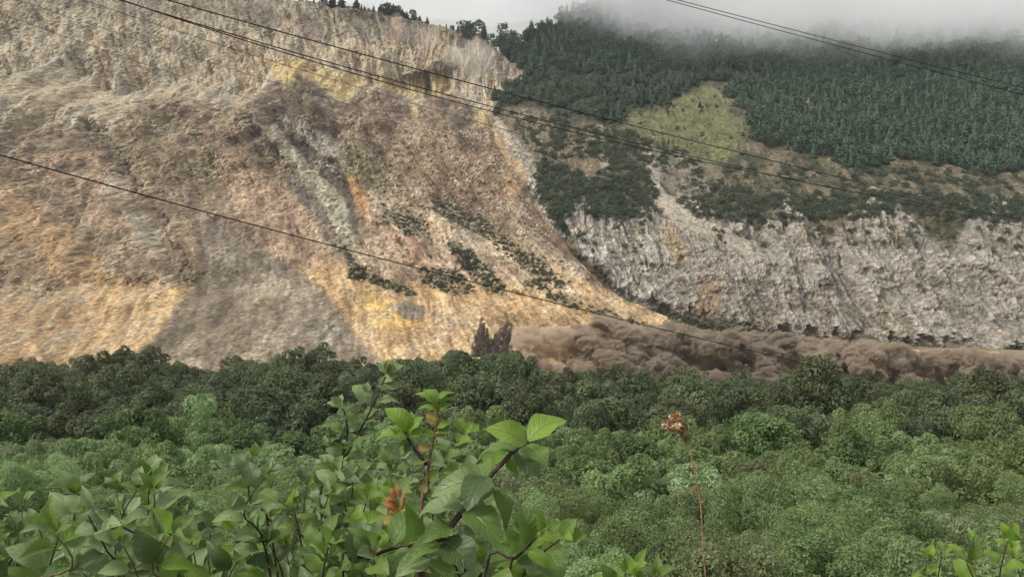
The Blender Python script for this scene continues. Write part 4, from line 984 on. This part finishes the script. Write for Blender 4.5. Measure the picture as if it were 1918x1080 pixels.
def leaf_mesh(name, mat, width, curl, fold, wave, tip, seed):
    """unit long leaf along +X, up is +Z; width relative to length"""
    rg = random.Random(seed); nt_, ns_ = 8, 4; v, f, uv = [], [], []
    ph = rg.uniform(0, 6.28)
    for i in range(nt_ + 1):
        t = i / nt_; w = width * 0.5 * (math.sin(math.pi * min(1, t) ** tip) ** 0.85 if 0 < t < 1 else 0.0)
        w = max(w, 0.004)
        for j in range(ns_ + 1):
            s = -1 + 2 * j / ns_
            z = fold * abs(s) ** 1.4 * w + 0.12 * math.sin(math.pi * t) - curl * t * t + wave * w * abs(s) * math.sin(t * 11 + ph + (1.6 if s > 0 else 0))
            v.append((t * (1 - 0.12 * curl * t), s * w, z)); uv.append((t, (s + 1) / 2))
    for i in range(nt_):
        for j in range(ns_):
            a = i * (ns_ + 1) + j; f.append((a, a + ns_ + 1, a + ns_ + 2, a + 1))
    b = len(v)                                                        # short stalk
    v += [(-0.10, -0.008, 0), (-0.10, 0.008, 0), (0.02, 0.008, 0), (0.02, -0.008, 0)]; uv += [(0, 0.5)] * 4; f.append((b, b + 3, b + 2, b + 1))
    me = bpy.data.meshes.new(name); me.from_pydata(v, [], f); me.materials.append(mat)
    l = me.uv_layers.new(name='UVMap')
    for lp in me.loops: l.data[lp.index].uv = uv[lp.vertex_index]
    me.polygons.foreach_set('use_smooth', [True] * len(me.polygons)); me.update(); return me
SHAPES = [(0.62, 0.20, 0.35, 0.14, 0.85), (0.54, 0.32, 0.45, 0.20, 0.8), (0.66, 0.10, 0.30, 0.22, 0.9), (0.46, 0.40, 0.6, 0.12, 0.78), (0.78, 0.14, 0.30, 0.16, 0.95)]
LEAF = {(k, i): leaf_mesh('leaf', m, *SHAPES[i], 700 + i) for k, m in LM.items() for i in range(5)}
M_TWIG = plain_mat('dark_twig', (0.060, 0.042, 0.030), 0.75, 0.4, 90.0, 0.4); M_TWIG_RED = plain_mat('reddish_stem', (0.15, 0.09, 0.058), 0.65, 0.3, 90.0, 0.3)
TOCAM = Vector((0, -1, 0.0))
def put_leaf(sh, base, tip, key, shape, nrm):
    x = (tip - base); ln = x.length; x.normalize(); n = Vector(nrm); n = (n - x * n.dot(x)).normalized(); y = n.cross(x)
    o = obj('leaf', LEAF[(key, shape)], sh)
    m = Matrix((x, y, n)).transposed().to_4x4() @ Matrix.Diagonal((ln, ln, ln, 1)); m.translation = base
    o.matrix_local = Matrix.Translation(-sh.location) @ m
    return o
def shrub(u, d, label, group=None, name='broadleaf_shrub'):
    x = (u - CX) / F * d; e = obj(name, None, None, (x, d, float(ground_h(np.array(x), np.array(d))))); return tag(e, label, 'shrub', group)
def stem(sh, pts, r0, r1, mat, root=True):
    pts = [at(*p) for p in pts]
    if root: pts = [Vector((sh.location.x, sh.location.y, sh.location.z - 0.1)), (sh.location * 0.35 + pts[0] * 0.65) + Vector((0.03, 0, 0))] + pts
    # smooth polyline
    P2 = []
    for i in range(len(pts) - 1):
        a = pts[max(i - 1, 0)]; b = pts[i]; c = pts[i + 1]; d_ = pts[min(i + 2, len(pts) - 1)]
        for k in range(4):
            t = k / 4; P2.append(0.5 * ((2 * b) + (c - a) * t + (2 * a - 5 * b + 4 * c - d_) * t * t + (3 * b - a - 3 * c + d_) * t ** 3))
    P2.append(pts[-1]); n_ = len(P2)
    mb = MB(); mb.tube([p - sh.location for p in P2], [r0 + (r1 - r0) * i / (n_ - 1) for i in range(n_)], 7)
    obj('stem', mb.mesh('stem', mat), sh)
    return P2
def wpick(w):
    ks = list(w); return random.choices(ks, [w[k] for k in ks])[0]
def sprig(sh, pts, nodes, length, w, r0=0.0035, r1=0.0012, mat=None, shapes=(0, 1, 2, 3), start=0.25, tip_w=None, root=True, up=0.6):
    """a leafy shoot: opposite leaf pairs, each pair turned against the last, young leaves at the tip"""
    P2 = stem(sh, pts, r0, r1, mat or M_TWIG, root)
    vis = [at(*p) for p in pts]; L_ = [0]
    for a, b in zip(vis, vis[1:]): L_.append(L_[-1] + (b - a).length)
    def pos(t):
        q = t * L_[-1]
        for i in range(len(vis) - 1):
            if q <= L_[i + 1] or i == len(vis) - 2:
                k = (q - L_[i]) / max(L_[i + 1] - L_[i], 1e-6); return vis[i].lerp(vis[i + 1], min(1, k)), (vis[i + 1] - vis[i]).normalized()
    a0 = random.uniform(0, 3.14)
    for i in range(nodes):
        t = start + (1 - start) * i / max(1, nodes - 1); p, d_ = pos(t); a = a0 + i * 1.45 + random.uniform(-0.3, 0.3)
        u_ = d_.orthogonal().normalized(); v_ = d_.cross(u_)
        last = i == nodes - 1; ww = tip_w if (tip_w and i >= nodes - 2) else w
        for s in ((0, math.pi) if not last else (0, math.pi * 0.6, math.pi * 1.3)):
            r_ = u_ * math.cos(a + s) + v_ * math.sin(a + s)
            ang = random.uniform(0.75, 1.15) if not last else random.uniform(0.3, 0.7)
            dd = (d_ * math.cos(ang) + r_ * math.sin(ang) + Vector((0, 0, -0.12))).normalized()
            ll = length * random.uniform(0.75, 1.15) * (0.75 if last else 1.0)
            nrm = (Vector((random.uniform(-0.5, 0.5), -0.75 + random.uniform(-0.4, 0.4), up + random.uniform(-0.1, 0.3))) + d_ * 0.3)
            b = p + dd * 0.008
            put_leaf(sh, b, b + dd * ll, wpick(ww), random.choice(shapes), nrm)

W_MIX = dict(mid=5, dark=3, pale=2, bright=1); W_YOUNG = dict(bright=4, mid=2); W_GREY = dict(pale=6, dark=1, mid=3); W_LOW = dict(mid=5, dark=2, bright=2, pale=1.5)
# --- the big branch in front
A = shrub(770, 1.15, 'large leafed shrub whose dark bare branch rises steeply in front of everything')
dA = 1.15
stem(A, [(785, 1085, dA), (830, 1005, dA), (872, 950, dA), (905, 905, dA), (940, 868, dA), (965, 842, dA), (990, 826, dA)], 0.0066, 0.0026, M_TWIG)
def hero(u0, v0, u1, v1, key, shape, nrm, dd=0.0, d1=0.0): put_leaf(A, at(u0, v0, dA + dd), at(u1, v1, dA + dd + d1), key, shape, nrm)
hero(988, 828, 1060, 774, 'bright', 0, (-0.3, -0.75, 0.75), 0, 0.02)
hero(985, 830, 914, 796, 'bright', 0, (0.2, -0.8, 0.55), -0.02, -0.02)
hero(980, 822, 968, 780, 'bright', 3, (0.9, -0.6, 0.2), 0.02, 0.03); hero(960, 815, 930, 775, 'mid', 3, (0.6, -0.5, 0.6), 0.05, 0.05)
hero(985, 832, 1026, 872, 'mid', 2, (0.3, -0.8, 0.7), 0, -0.03); hero(965, 846, 884, 846, 'mid', 1, (0.0, -0.25, 1.0), 0, 0.01)
hero(962, 848, 1012, 892, 'dark', 2, (0.2, -0.9, 0.6), 0.02, -0.02); hero(955, 855, 905, 872, 'bright', 3, (0, -0.8, 0.6), 0.03, 0.03); hero(955, 855, 968, 892, 'bright', 1, (-0.5, -0.8, 0.3), 0.04, 0.0)
hero(905, 905, 806, 912, 'pale', 1, (0.0, -0.75, 0.7), 0, -0.02); hero(912, 892, 872, 952, 'dark', 2, (-0.35, -0.95, 0.3), -0.02, -0.05); hero(918, 898, 868, 945, 'dark', 4, (-0.2, -0.9, 0.4), 0.0, -0.03)
hero(922, 918, 962, 985, 'mid', 3, (0.6, -0.75, 0.2), 0, -0.02); hero(895, 925, 848, 920, 'mid', 2, (0, -0.7, 0.7), 0.04, 0.05)
hero(868, 957, 772, 948, 'pale', 1, (0.05, -0.5, 0.85), 0, 0.02); hero(872, 955, 938, 1012, 'mid', 0, (0.35, -0.8, 0.5), 0, -0.05); hero(880, 948, 912, 965, 'mid', 4, (0.3, -0.8, 0.5), 0.03, 0.02)
hero(848, 985, 790, 1012, 'mid', 2, (-0.1, -0.7, 0.7), 0, -0.03); hero(830, 1012, 890, 1062, 'dark', 4, (0.2, -0.8, 0.6), 0, -0.04); hero(826, 1015, 760, 1040, 'mid', 1, (-0.1, -0.7, 0.7), 0, -0.04)
hero(810, 1042, 850, 1085, 'mid', 0, (0.3, -0.7, 0.6), 0, -0.03); hero(806, 1045, 740, 1075, 'pale', 2, (-0.1, -0.7, 0.7), 0, -0.03)
hero(905, 905, 890, 860, 'mid', 4, (0.3, -0.8, 0.4), 0.05, 0.06)
sprig(A, [(905, 1085, 1.35), (965, 1045, 1.34), (1005, 1005, 1.32)], 4, 0.062, W_LOW, 0.004, 0.002, None, (0, 1, 2), 0.2, W_YOUNG)
sprig(A, [(950, 1085, 1.45), (1000, 1045, 1.42), (1048, 1010, 1.38)], 4, 0.058, W_YOUNG, 0.004, 0.002, None, (0, 2, 4), 0.3, W_YOUNG)
sprig(A, [(640, 1085, 1.25), (690, 1045, 1.24), (740, 1025, 1.22), (800, 1016, 1.20)], 6, 0.066, dict(mid=4, dark=4, pale=1), 0.005, 0.002, None, (0, 1, 2), 0.0)
# --- the upright reddish stem with a tuft of bright leaves
B = shrub(800, 1.55, 'upright shrub with a reddish stem and a tuft of bright young leaves on top')
dB = 1.5
stem(B, [(790, 1000, dB), (800, 905, dB), (806, 850, dB), (816, 800, dB), (820, 765, dB), (822, 745, dB)], 0.0040, 0.0016, M_TWIG_RED)
def hb(u0, v0, u1, v1, key, shape, nrm, dd=0.0, d1=0.0): put_leaf(B, at(u0, v0, dB + dd), at(u1, v1, dB + dd + d1), key, shape, nrm)
for q in [(820, 762, 783, 727, 'bright', 1, (0.45, -0.6, 0.7)), (822, 755, 796, 725, 'bright', 0, (0.5, -0.6, 0.6)), (822, 752, 847, 726, 'bright', 3, (-0.4, -0.6, 0.7)), (822, 760, 851, 739, 'bright', 3, (-0.3, -0.5, 0.8)),
          (820, 772, 784, 756, 'bright', 1, (0.2, -0.5, 0.85)), (820, 772, 846, 752, 'bright', 0, (-0.3, -0.6, 0.75)), (817, 795, 800, 770, 'yellow', 4, (0.2, -0.9, 0.3)), (816, 802, 842, 790, 'bright', 4, (-0.2, -0.7, 0.7)),
          (814, 808, 836, 812, 'yellow', 4, (0, -0.8, 0.6)), (812, 815, 848, 800, 'mid', 2, (-0.2, -0.6, 0.8)), (812, 818, 790, 806, 'bright', 4, (0.2, -0.7, 0.7)), (806, 840, 778, 838, 'brown', 4, (0, -0.75, 0.6)),
          (806, 842, 838, 832, 'mid', 3, (0, -0.4, 0.9)), (804, 860, 772, 870, 'mid', 2, (0, -0.6, 0.8)), (804, 870, 840, 868, 'pale', 1, (0, -0.6, 0.8)), (802, 900, 822, 880, 'mid', 4, (0.3, -0.8, 0.4)), (800, 905, 788, 925, 'brown', 4, (0, -0.8, 0.5)), (798, 930, 830, 945, 'mid', 0, (0.2, -0.7, 0.7))]: hb(*q)
stem(B, [(800, 870, dB), (775, 838, dB), (758, 808, dB), (748, 795, dB)], 0.004, 0.002, M_TWIG, False)
for q in [(765, 808, 724, 758, 'bright', 0, (0.4, -0.75, 0.55)), (762, 800, 772, 770, 'bright', 4, (0.5, -0.8, 0.3)), (765, 810, 792, 778, 'bright', 2, (-0.3, -0.7, 0.6)), (770, 820, 795, 800, 'bright', 4, (-0.2, -0.7, 0.7)),
          (770, 820, 700, 808, 'bright', 1, (0.0, -0.5, 0.85)), (775, 830, 735, 836, 'mid', 3, (0, -0.5, 0.85)), (772, 826, 758, 848, 'dark', 2, (0.1, -0.9, 0.3)), (745, 815, 728, 792, 'bright', 3, (0.5, -0.7, 0.4))]: hb(*q)
sprig(B, [(800, 905, dB + 0.1), (840, 860, dB + 0.12), (866, 815, dB + 0.12)], 5, 0.045, dict(bright=4, mid=3, pale=3), 0.003, 0.0015, None, (0, 2, 4), 0.25, W_YOUNG, False)
sprig(B, [(800, 930, dB + 0.2), (850, 900, dB + 0.2), (900, 870, dB + 0.2)], 5, 0.052, W_MIX, 0.003, 0.0015, None, (0, 1, 2), 0.2, None, False)
# --- grey leaved thin shrub on the left
G_ = shrub(640, 2.1, 'thin shrub with rounded grey green leaves on slanting twigs')
dG = 2.0
sprig(G_, [(600, 925, dG), (650, 850, dG), (690, 775, dG), (722, 705, dG)], 9, 0.058, W_GREY, 0.005, 0.002, None, (2, 4), 0.05)
sprig(G_, [(640, 900, dG), (650, 830, dG), (646, 775, dG), (640, 765, dG)], 6, 0.052, W_GREY, 0.004, 0.002, None, (4, 2), 0.1)
put_leaf(G_, at(724, 697, dG), at(728, 671, dG), 'brown', 0, (0.3, -0.9, 0.2)); put_leaf(G_, at(718, 716, dG), at(745, 700, dG), 'pale', 4, (0, -0.7, 0.7)); put_leaf(G_, at(716, 722, dG), at(752, 722, dG), 'pale', 2, (0, -0.8, 0.6))
put_leaf(G_, at(688, 735, dG), at(688, 715, dG), 'pale', 4, (0, -0.95, 0.2))
sprig(G_, [(690, 905, dG + 0.2), (735, 880, dG + 0.2), (745, 860, dG + 0.2)], 4, 0.05, W_GREY, 0.003, 0.0015, None, (4, 2), 0.2)
sprig(G_, [(660, 905, dG + 0.1), (680, 880, dG + 0.1), (700, 878, dG + 0.1)], 4, 0.055, W_GREY, 0.003, 0.0015, None, (4, 2), 0.2)
# --- the low thicket along the bottom left
def thicket(u0, u1, v0, v1, d0, d1, n_, w, label, length=0.062, young=None, lean=40):
    sh = shrub((u0 + u1) / 2, (d0 + d1) / 2, label)
    for i in range(n_):
        d = random.uniform(d0, d1); u = random.uniform(u0, u1); v = random.uniform(v0, v1)
        sprig(sh, [(u - random.uniform(-lean, lean), v + 150, d + 0.05), (u - random.uniform(-lean, lean) * 0.5, v + 70, d), (u, v, d - 0.03)], random.randint(4, 6), length * random.uniform(0.8, 1.15), w, 0.0035, 0.0013, random.choice([M_TWIG, M_TWIG, M_TWIG_RED]), (0, 1, 2, 3), 0.1, young)
    return sh
thicket(600, 700, 880, 1000, 1.7, 2.3, 11, W_GREY, 'dense grey green thicket at the left edge of the strip of view', 0.06)
thicket(610, 770, 830, 930, 2.3, 2.9, 12, W_GREY, 'loose grey green thicket behind the slanting twigs', 0.062, None, 60)
thicket(640, 760, 930, 1030, 1.5, 1.9, 13, dict(mid=5, bright=2, dark=2), 'green leafy thicket below the red and yellow sprig', 0.068, W_YOUNG)
thicket(760, 930, 930, 1060, 1.6, 2.1, 10, W_LOW, 'green leafy thicket behind the steep dark branch', 0.06)
thicket(600, 720, 1020, 1080, 1.2, 1.5, 7, dict(mid=5, dark=3), 'dark green leaves filling the lower left corner of the strip', 0.066)
thicket(470, 600, 850, 1050, 1.5, 2.4, 12, W_GREY, 'leafy thicket left of the grey green one', 0.066, W_MIX, 90)
thicket(300, 480, 930, 1080, 1.4, 2.4, 12, W_MIX, 'leafy thicket in the middle of the lower left', 0.07, W_LOW, 100)
thicket(120, 310, 890, 1080, 1.4, 2.4, 13, W_MIX, 'leafy thicket with a few tall shoots near the left side', 0.07, W_GREY, 100)
thicket(-60, 130, 940, 1080, 1.4, 2.4, 13, W_MIX, 'leafy thicket in the far lower left corner', 0.072, W_LOW, 100)
thicket(940, 1010, 980, 1080, 1.7, 2.0, 6, W_YOUNG, 'narrow leaved bright green shoots right of the steep branch', 0.062)
thicket(1120, 1240, 1050, 1100, 1.5, 1.8, 5, W_LOW, 'short leafy shoots peeping in at the bottom right', 0.058, W_YOUNG)
thicket(1700, 1960, 1010, 1090, 1.6, 2.2, 6, W_MIX, 'leafy thicket in the far lower right corner', 0.06, W_YOUNG)
# --- red and yellow sprig
Rr = shrub(745, 1.40, 'small sprig with red and yellow turning leaves among the green')
stem(Rr, [(752, 1000, 1.36), (748, 960, 1.36), (742, 925, 1.36)], 0.003, 0.0015, M_TWIG_RED)
for q in [(748, 955, 752, 908, 'brown', 3), (748, 960, 762, 932, 'yellow', 4), (746, 962, 728, 950, 'yellow', 3), (748, 975, 706, 972, 'yellow', 1), (750, 980, 768, 965, 'yellow', 3), (744, 940, 732, 915, 'red', 3), (742, 935, 722, 930, 'red', 3), (743, 930, 740, 908, 'red', 3), (745, 950, 716, 938, 'red', 3), (750, 965, 756, 985, 'red', 3), (738, 945, 725, 962, 'red', 3)]:
    put_leaf(Rr, at(q[0], q[1], 1.36), at(q[2], q[3], 1.35), q[4], q[5], (random.uniform(-0.4, 0.4), -0.8, 0.5))
# --- dried flower stalk on the right
M_DRY = plain_mat('dried_stalk', (0.27, 0.16, 0.09), 0.9, 0.4, 60.0, 0.4); M_DRYF = plain_mat('dried_flower', (0.52, 0.36, 0.21), 0.95, 0.5, 120.0, 0.6); M_DRYD = plain_mat('dried_seed', (0.28, 0.15, 0.08), 0.95, 0.4, 120.0)
dS = 1.3
S_ = obj('dried_flower', None, None, (at(1325, 1085, dS).x, dS, float(ground_h(np.array(0.33), np.array(dS))))); tag(S_, 'dried brown flower head on a thin reddish stalk at the right', 'dried flower')
stem(S_, [(1318, 1040, dS), (1312, 945, dS), (1300, 885, dS), (1292, 840, dS), (1284, 815, dS)], 0.0013, 0.0010, M_DRY)
rg = random.Random(5)
for (u_, v_, r_) in [(1248, 797, 8), (1258, 784, 8), (1270, 782, 7), (1280, 796, 8), (1268, 798, 9), (1276, 810, 8), (1256, 803, 7), (1262, 776, 6), (1287, 800, 5), (1250, 790, 6), (1284, 826, 5), (1272, 776, 4), (1242, 795, 4)]:
    c = at(u_, v_, dS + rg.uniform(-0.015, 0.015)); mb = MB(); mb.tube([at(1286, 822, dS) - S_.location, (at(1286, 822, dS).lerp(c, 0.5) + Vector((0, 0, 0.004))) - S_.location, c - S_.location], [0.0016, 0.0013, 0.001], 5)
    obj('stalk', mb.mesh('stalk', M_DRY), S_)
    n_ = 42; pts = np.array([[rg.gauss(0, 1) for _ in range(3)] for _ in range(n_)]); pts /= np.linalg.norm(pts, axis=1, keepdims=True)
    rr_ = r_ / F * dS; vv, ff = leaf_quads(pts * rr_ * RNG.uniform(0.45, 1.0, (n_, 1)), pts + RNG.normal(size=(n_, 3)) * 0.7, rr_ * 1.0, RNG, 0.6)
    obj('flower_head', mesh_np('flower_head', vv, ff, [rg.choice([M_DRYF, M_DRYF, M_DRYD])], False), S_, c - S_.location)
for (u_, v_) in [(1299, 872), (1306, 915), (1310, 940)]:
    put_leaf(S_, at(u_, v_, dS), at(u_ + rg.choice([-10, 12]), v_ - 6, dS), 'red', 3, (0.2, -0.8, 0.5))

# ------------------------------------------------------------------ labels that single each plant out
_ones = ['', 'first', 'second', 'third', 'fourth', 'fifth', 'sixth', 'seventh', 'eighth', 'ninth', 'tenth', 'eleventh', 'twelfth', 'thirteenth', 'fourteenth', 'fifteenth', 'sixteenth', 'seventeenth', 'eighteenth', 'nineteenth']
_tens = {2: 'twent', 3: 'thirt', 4: 'fort', 5: 'fift', 6: 'sixt', 7: 'sevent', 8: 'eight', 9: 'ninet'}
def ordinal(n):
    if n < 20: return _ones[n]
    t, o_ = divmod(n, 10); return _tens[t] + ('ieth' if o_ == 0 else 'y-' + _ones[o_])
def relabel(group, kind, zones, bands, key):
    """kind of plant, its turn from the left, its row and the landmark it stands by"""
    cells = {}
    for o in COL.objects:
        if o.parent is None and o.get('group') == group:
            p = o.location; u = CX + F * p.x / p.y
            z = next(nm for lim, nm in zones if u < lim); b = next(nm for lim, nm in bands if key(o) < lim)
            cells.setdefault((b, z), []).append((u, o))
    for (b, z), l in cells.items():
        l.sort(key=lambda q: q[0])
        for i, (u, o) in enumerate(l):
            o['label'] = kind + ', ' + (ordinal(i + 1) + ' from left ' if len(l) > 1 else '') + b + ' ' + z
            o['label'] = ' '.join(o['label'].split()[:16])
ZV = [(320, 'at far left'), (600, 'under the left slope'), (720, 'under the grey scree'), (880, 'under the yellow apron'), (980, 'under the mud spray'), (1090, 'under the thin dust'), (1200, 'under the thick dust'), (1330, 'under the dark dust'), (1600, 'under the grey cliff'), (9999, 'at far right')]
relabel('broadleaf trees of the valley belt', 'green broadleaf tree', ZV, [(125, 'in near row'), (165, 'in second row'), (205, 'in third row'), (999, 'in farthest row')], lambda o: o.location.y)
ZB = [(320, 'at far left'), (600, 'behind the left thicket'), (760, 'behind the grey-leaved shrub'), (900, 'behind the reddish stem'), (1060, 'behind the steep branch'), (1200, 'left of the dried flower'), (1330, 'behind the dried flower'), (1600, 'right of the dried flower'), (9999, 'at far right')]
relabel('light green bushes on the near slope', 'light green bush', ZB, [(30, 'in nearest row'), (45, 'in second row'), (60, 'in third row'), (999, 'in back row')], lambda o: o.location.y)
VR = lambda o: HV - F * o.location.z / o.location.y
ZF = [(930, 'by the scarp corner'), (1000, 'over the rubble chute'), (1070, 'over the rock windows'), (1150, 'over the spur'), (1240, 'left of the meadow'), (1330, 'over the meadow'), (1500, 'right of the meadow'), (9999, 'at far right')]
FB = [(60, 'in misty top rows'), (100, 'in upper rows'), (130, 'in middle rows'), (160, 'in lower rows'), (190, 'in fifth rows'), (9999, 'in bottom rows')]
relabel('conifers of the upper forest', 'pointed conifer', ZF, FB, VR)
relabel('round crowned trees of the upper forest', 'round dark tree', ZF, FB, VR)
relabel('conifers on the scarp crest', 'crest tree', [(500, 'left of the visible strip'), (620, 'at the left end of the crest'), (700, 'left of the dense crest clump'), (770, 'in the dense crest clump'), (9999, 'right of the dense crest clump')], [(9999, 'on the scarp edge')], VR)
ZS_ = [(1010, 'beside the rubble chute'), (1060, 'left of the rock windows'), (1120, 'on the big scrub patch'), (1180, 'under the spur rocks'), (1240, 'left of the pale scree'), (1330, 'right of the pale scree'), (9999, 'over the right cliff')]
relabel('bushes clinging to the rocky spur', 'dark spur bush', ZS_, [(250, 'in top row'), (290, 'in second row'), (330, 'in third row'), (370, 'in fourth row'), (410, 'in fifth row'), (9999, 'lowest row')], VR)
relabel('lone bushes on the meadow', 'lone dark bush', [(1240, 'at left of meadow'), (1290, 'in mid meadow'), (9999, 'at right of meadow')], [(230, 'on the upper half'), (9999, 'on the lower half')], VR)
for g_ in GN:
    relabel('shrubs of the ' + g_ + ' group', 'dark shrub', [(720, 'under the pale rock'), (800, 'left of the hummocks'), (860, 'by the pink hummock'), (920, 'in mid hummocks'), (980, 'right of the hummocks'), (1050, 'above the tan strip'), (1150, 'under the tan strip'), (9999, 'at the cliff foot')], [(420, 'high in the ' + g_ + ' group'), (470, 'midway in the ' + g_ + ' group'), (9999, 'low in the ' + g_ + ' group')], VR)
relabel('pale boulders on the landslide', 'pale boulder', [(660, 'by the dark channel'), (780, 'on the upper debris'), (900, 'on the middle debris'), (975, 'left of the rubble chute'), (9999, 'in the rubble chute')], [(200, 'under the scarp'), (330, 'on the upper slide'), (9999, 'on the lower slide')], VR)

# ------------------------------------------------------------------ cloud on the mountain and thin haze
m, nt, out = new_mat('cloud_fog'); L = nt.links
geo = N(nt, 'ShaderNodeNewGeometry'); sp_ = N(nt, 'ShaderNodeSeparateXYZ'); L.new(geo.outputs['Position'], sp_.inputs[0])
mp = N(nt, 'ShaderNodeMapping'); mp.inputs['Scale'].default_value = (0.011, 0.006, 0.016); L.new(geo.outputs['Position'], mp.inputs['Vector'])
nz = N(nt, 'ShaderNodeTexNoise', Scale=1.0, Detail=3.0, Roughness=0.55); L.new(mp.outputs[0], nz.inputs['Vector'])
def VM(op, a, b=None, c=None):
    n = N(nt, 'ShaderNodeMath', operation=op)
    for i, q in enumerate((a, b, c)):
        if q is None: continue
        if isinstance(q, (int, float)): n.inputs[i].default_value = q
        else: L.new(q, n.inputs[i])
    return n.outputs[0]
# height above the cloud base: the base hangs lower towards the right
xr = N(nt, 'ShaderNodeMapRange', interpolation_type='SMOOTHSTEP'); xr.inputs[1].default_value = -20; xr.inputs[2].default_value = 200; xr.inputs[3].default_value = 410; xr.inputs[4].default_value = 296
L.new(sp_.outputs['X'], xr.inputs[0])
h_ = VM('SUBTRACT', sp_.outputs['Z'], xr.outputs[0]); h_ = VM('ADD', h_, VM('MULTIPLY', VM('SUBTRACT', nz.outputs['Fac'], 0.5), 130.0))
dn = N(nt, 'ShaderNodeMapRange', interpolation_type='SMOOTHSTEP'); dn.inputs[1].default_value = -10; dn.inputs[2].default_value = 75; dn.inputs[3].default_value = 0.0; dn.inputs[4].default_value = 0.022
L.new(h_, dn.inputs[0])
dn.inputs[2].default_value = 60; dn.inputs[4].default_value = 0.0085
tp = N(nt, 'ShaderNodeMapRange', interpolation_type='SMOOTHSTEP'); tp.inputs[1].default_value = 80; tp.inputs[2].default_value = 170; tp.inputs[3].default_value = 1.0; tp.inputs[4].default_value = 0.0
L.new(h_, tp.inputs[0]); dens = VM('MULTIPLY', dn.outputs[0], tp.outputs[0])
pv = N(nt, 'ShaderNodeVolumePrincipled', Anisotropy=0.2); pv.inputs['Color'].default_value = (1.0, 1.0, 1.0, 1); L.new(dens, pv.inputs['Density']); L.new(pv.outputs[0], out.inputs['Volume'])
def box(name, x0, x1, y0, y1, z0, z1, mat):
    v = [(x, y, z) for x in (x0, x1) for y in (y0, y1) for z in (z0, z1)]
    me = bpy.data.meshes.new(name); me.from_pydata(v, [], [(0, 1, 3, 2), (4, 6, 7, 5), (0, 4, 5, 1), (2, 3, 7, 6), (0, 2, 6, 4), (1, 5, 7, 3)]); me.materials.append(mat); return obj(name, me)
tag(box('cloud', -1200, 1200, 760, 2100, 285, 660, m), 'low grey cloud lying on the forested mountain top', 'cloud', None, 'stuff')
tag(box('haze', -1700, 1700, -135, 2150, -45, 668, vol_mat('thin_haze', (0.86, 0.92, 1.0), 0.00006)), 'thin bluish air haze over the valley', 'haze', None, 'stuff')
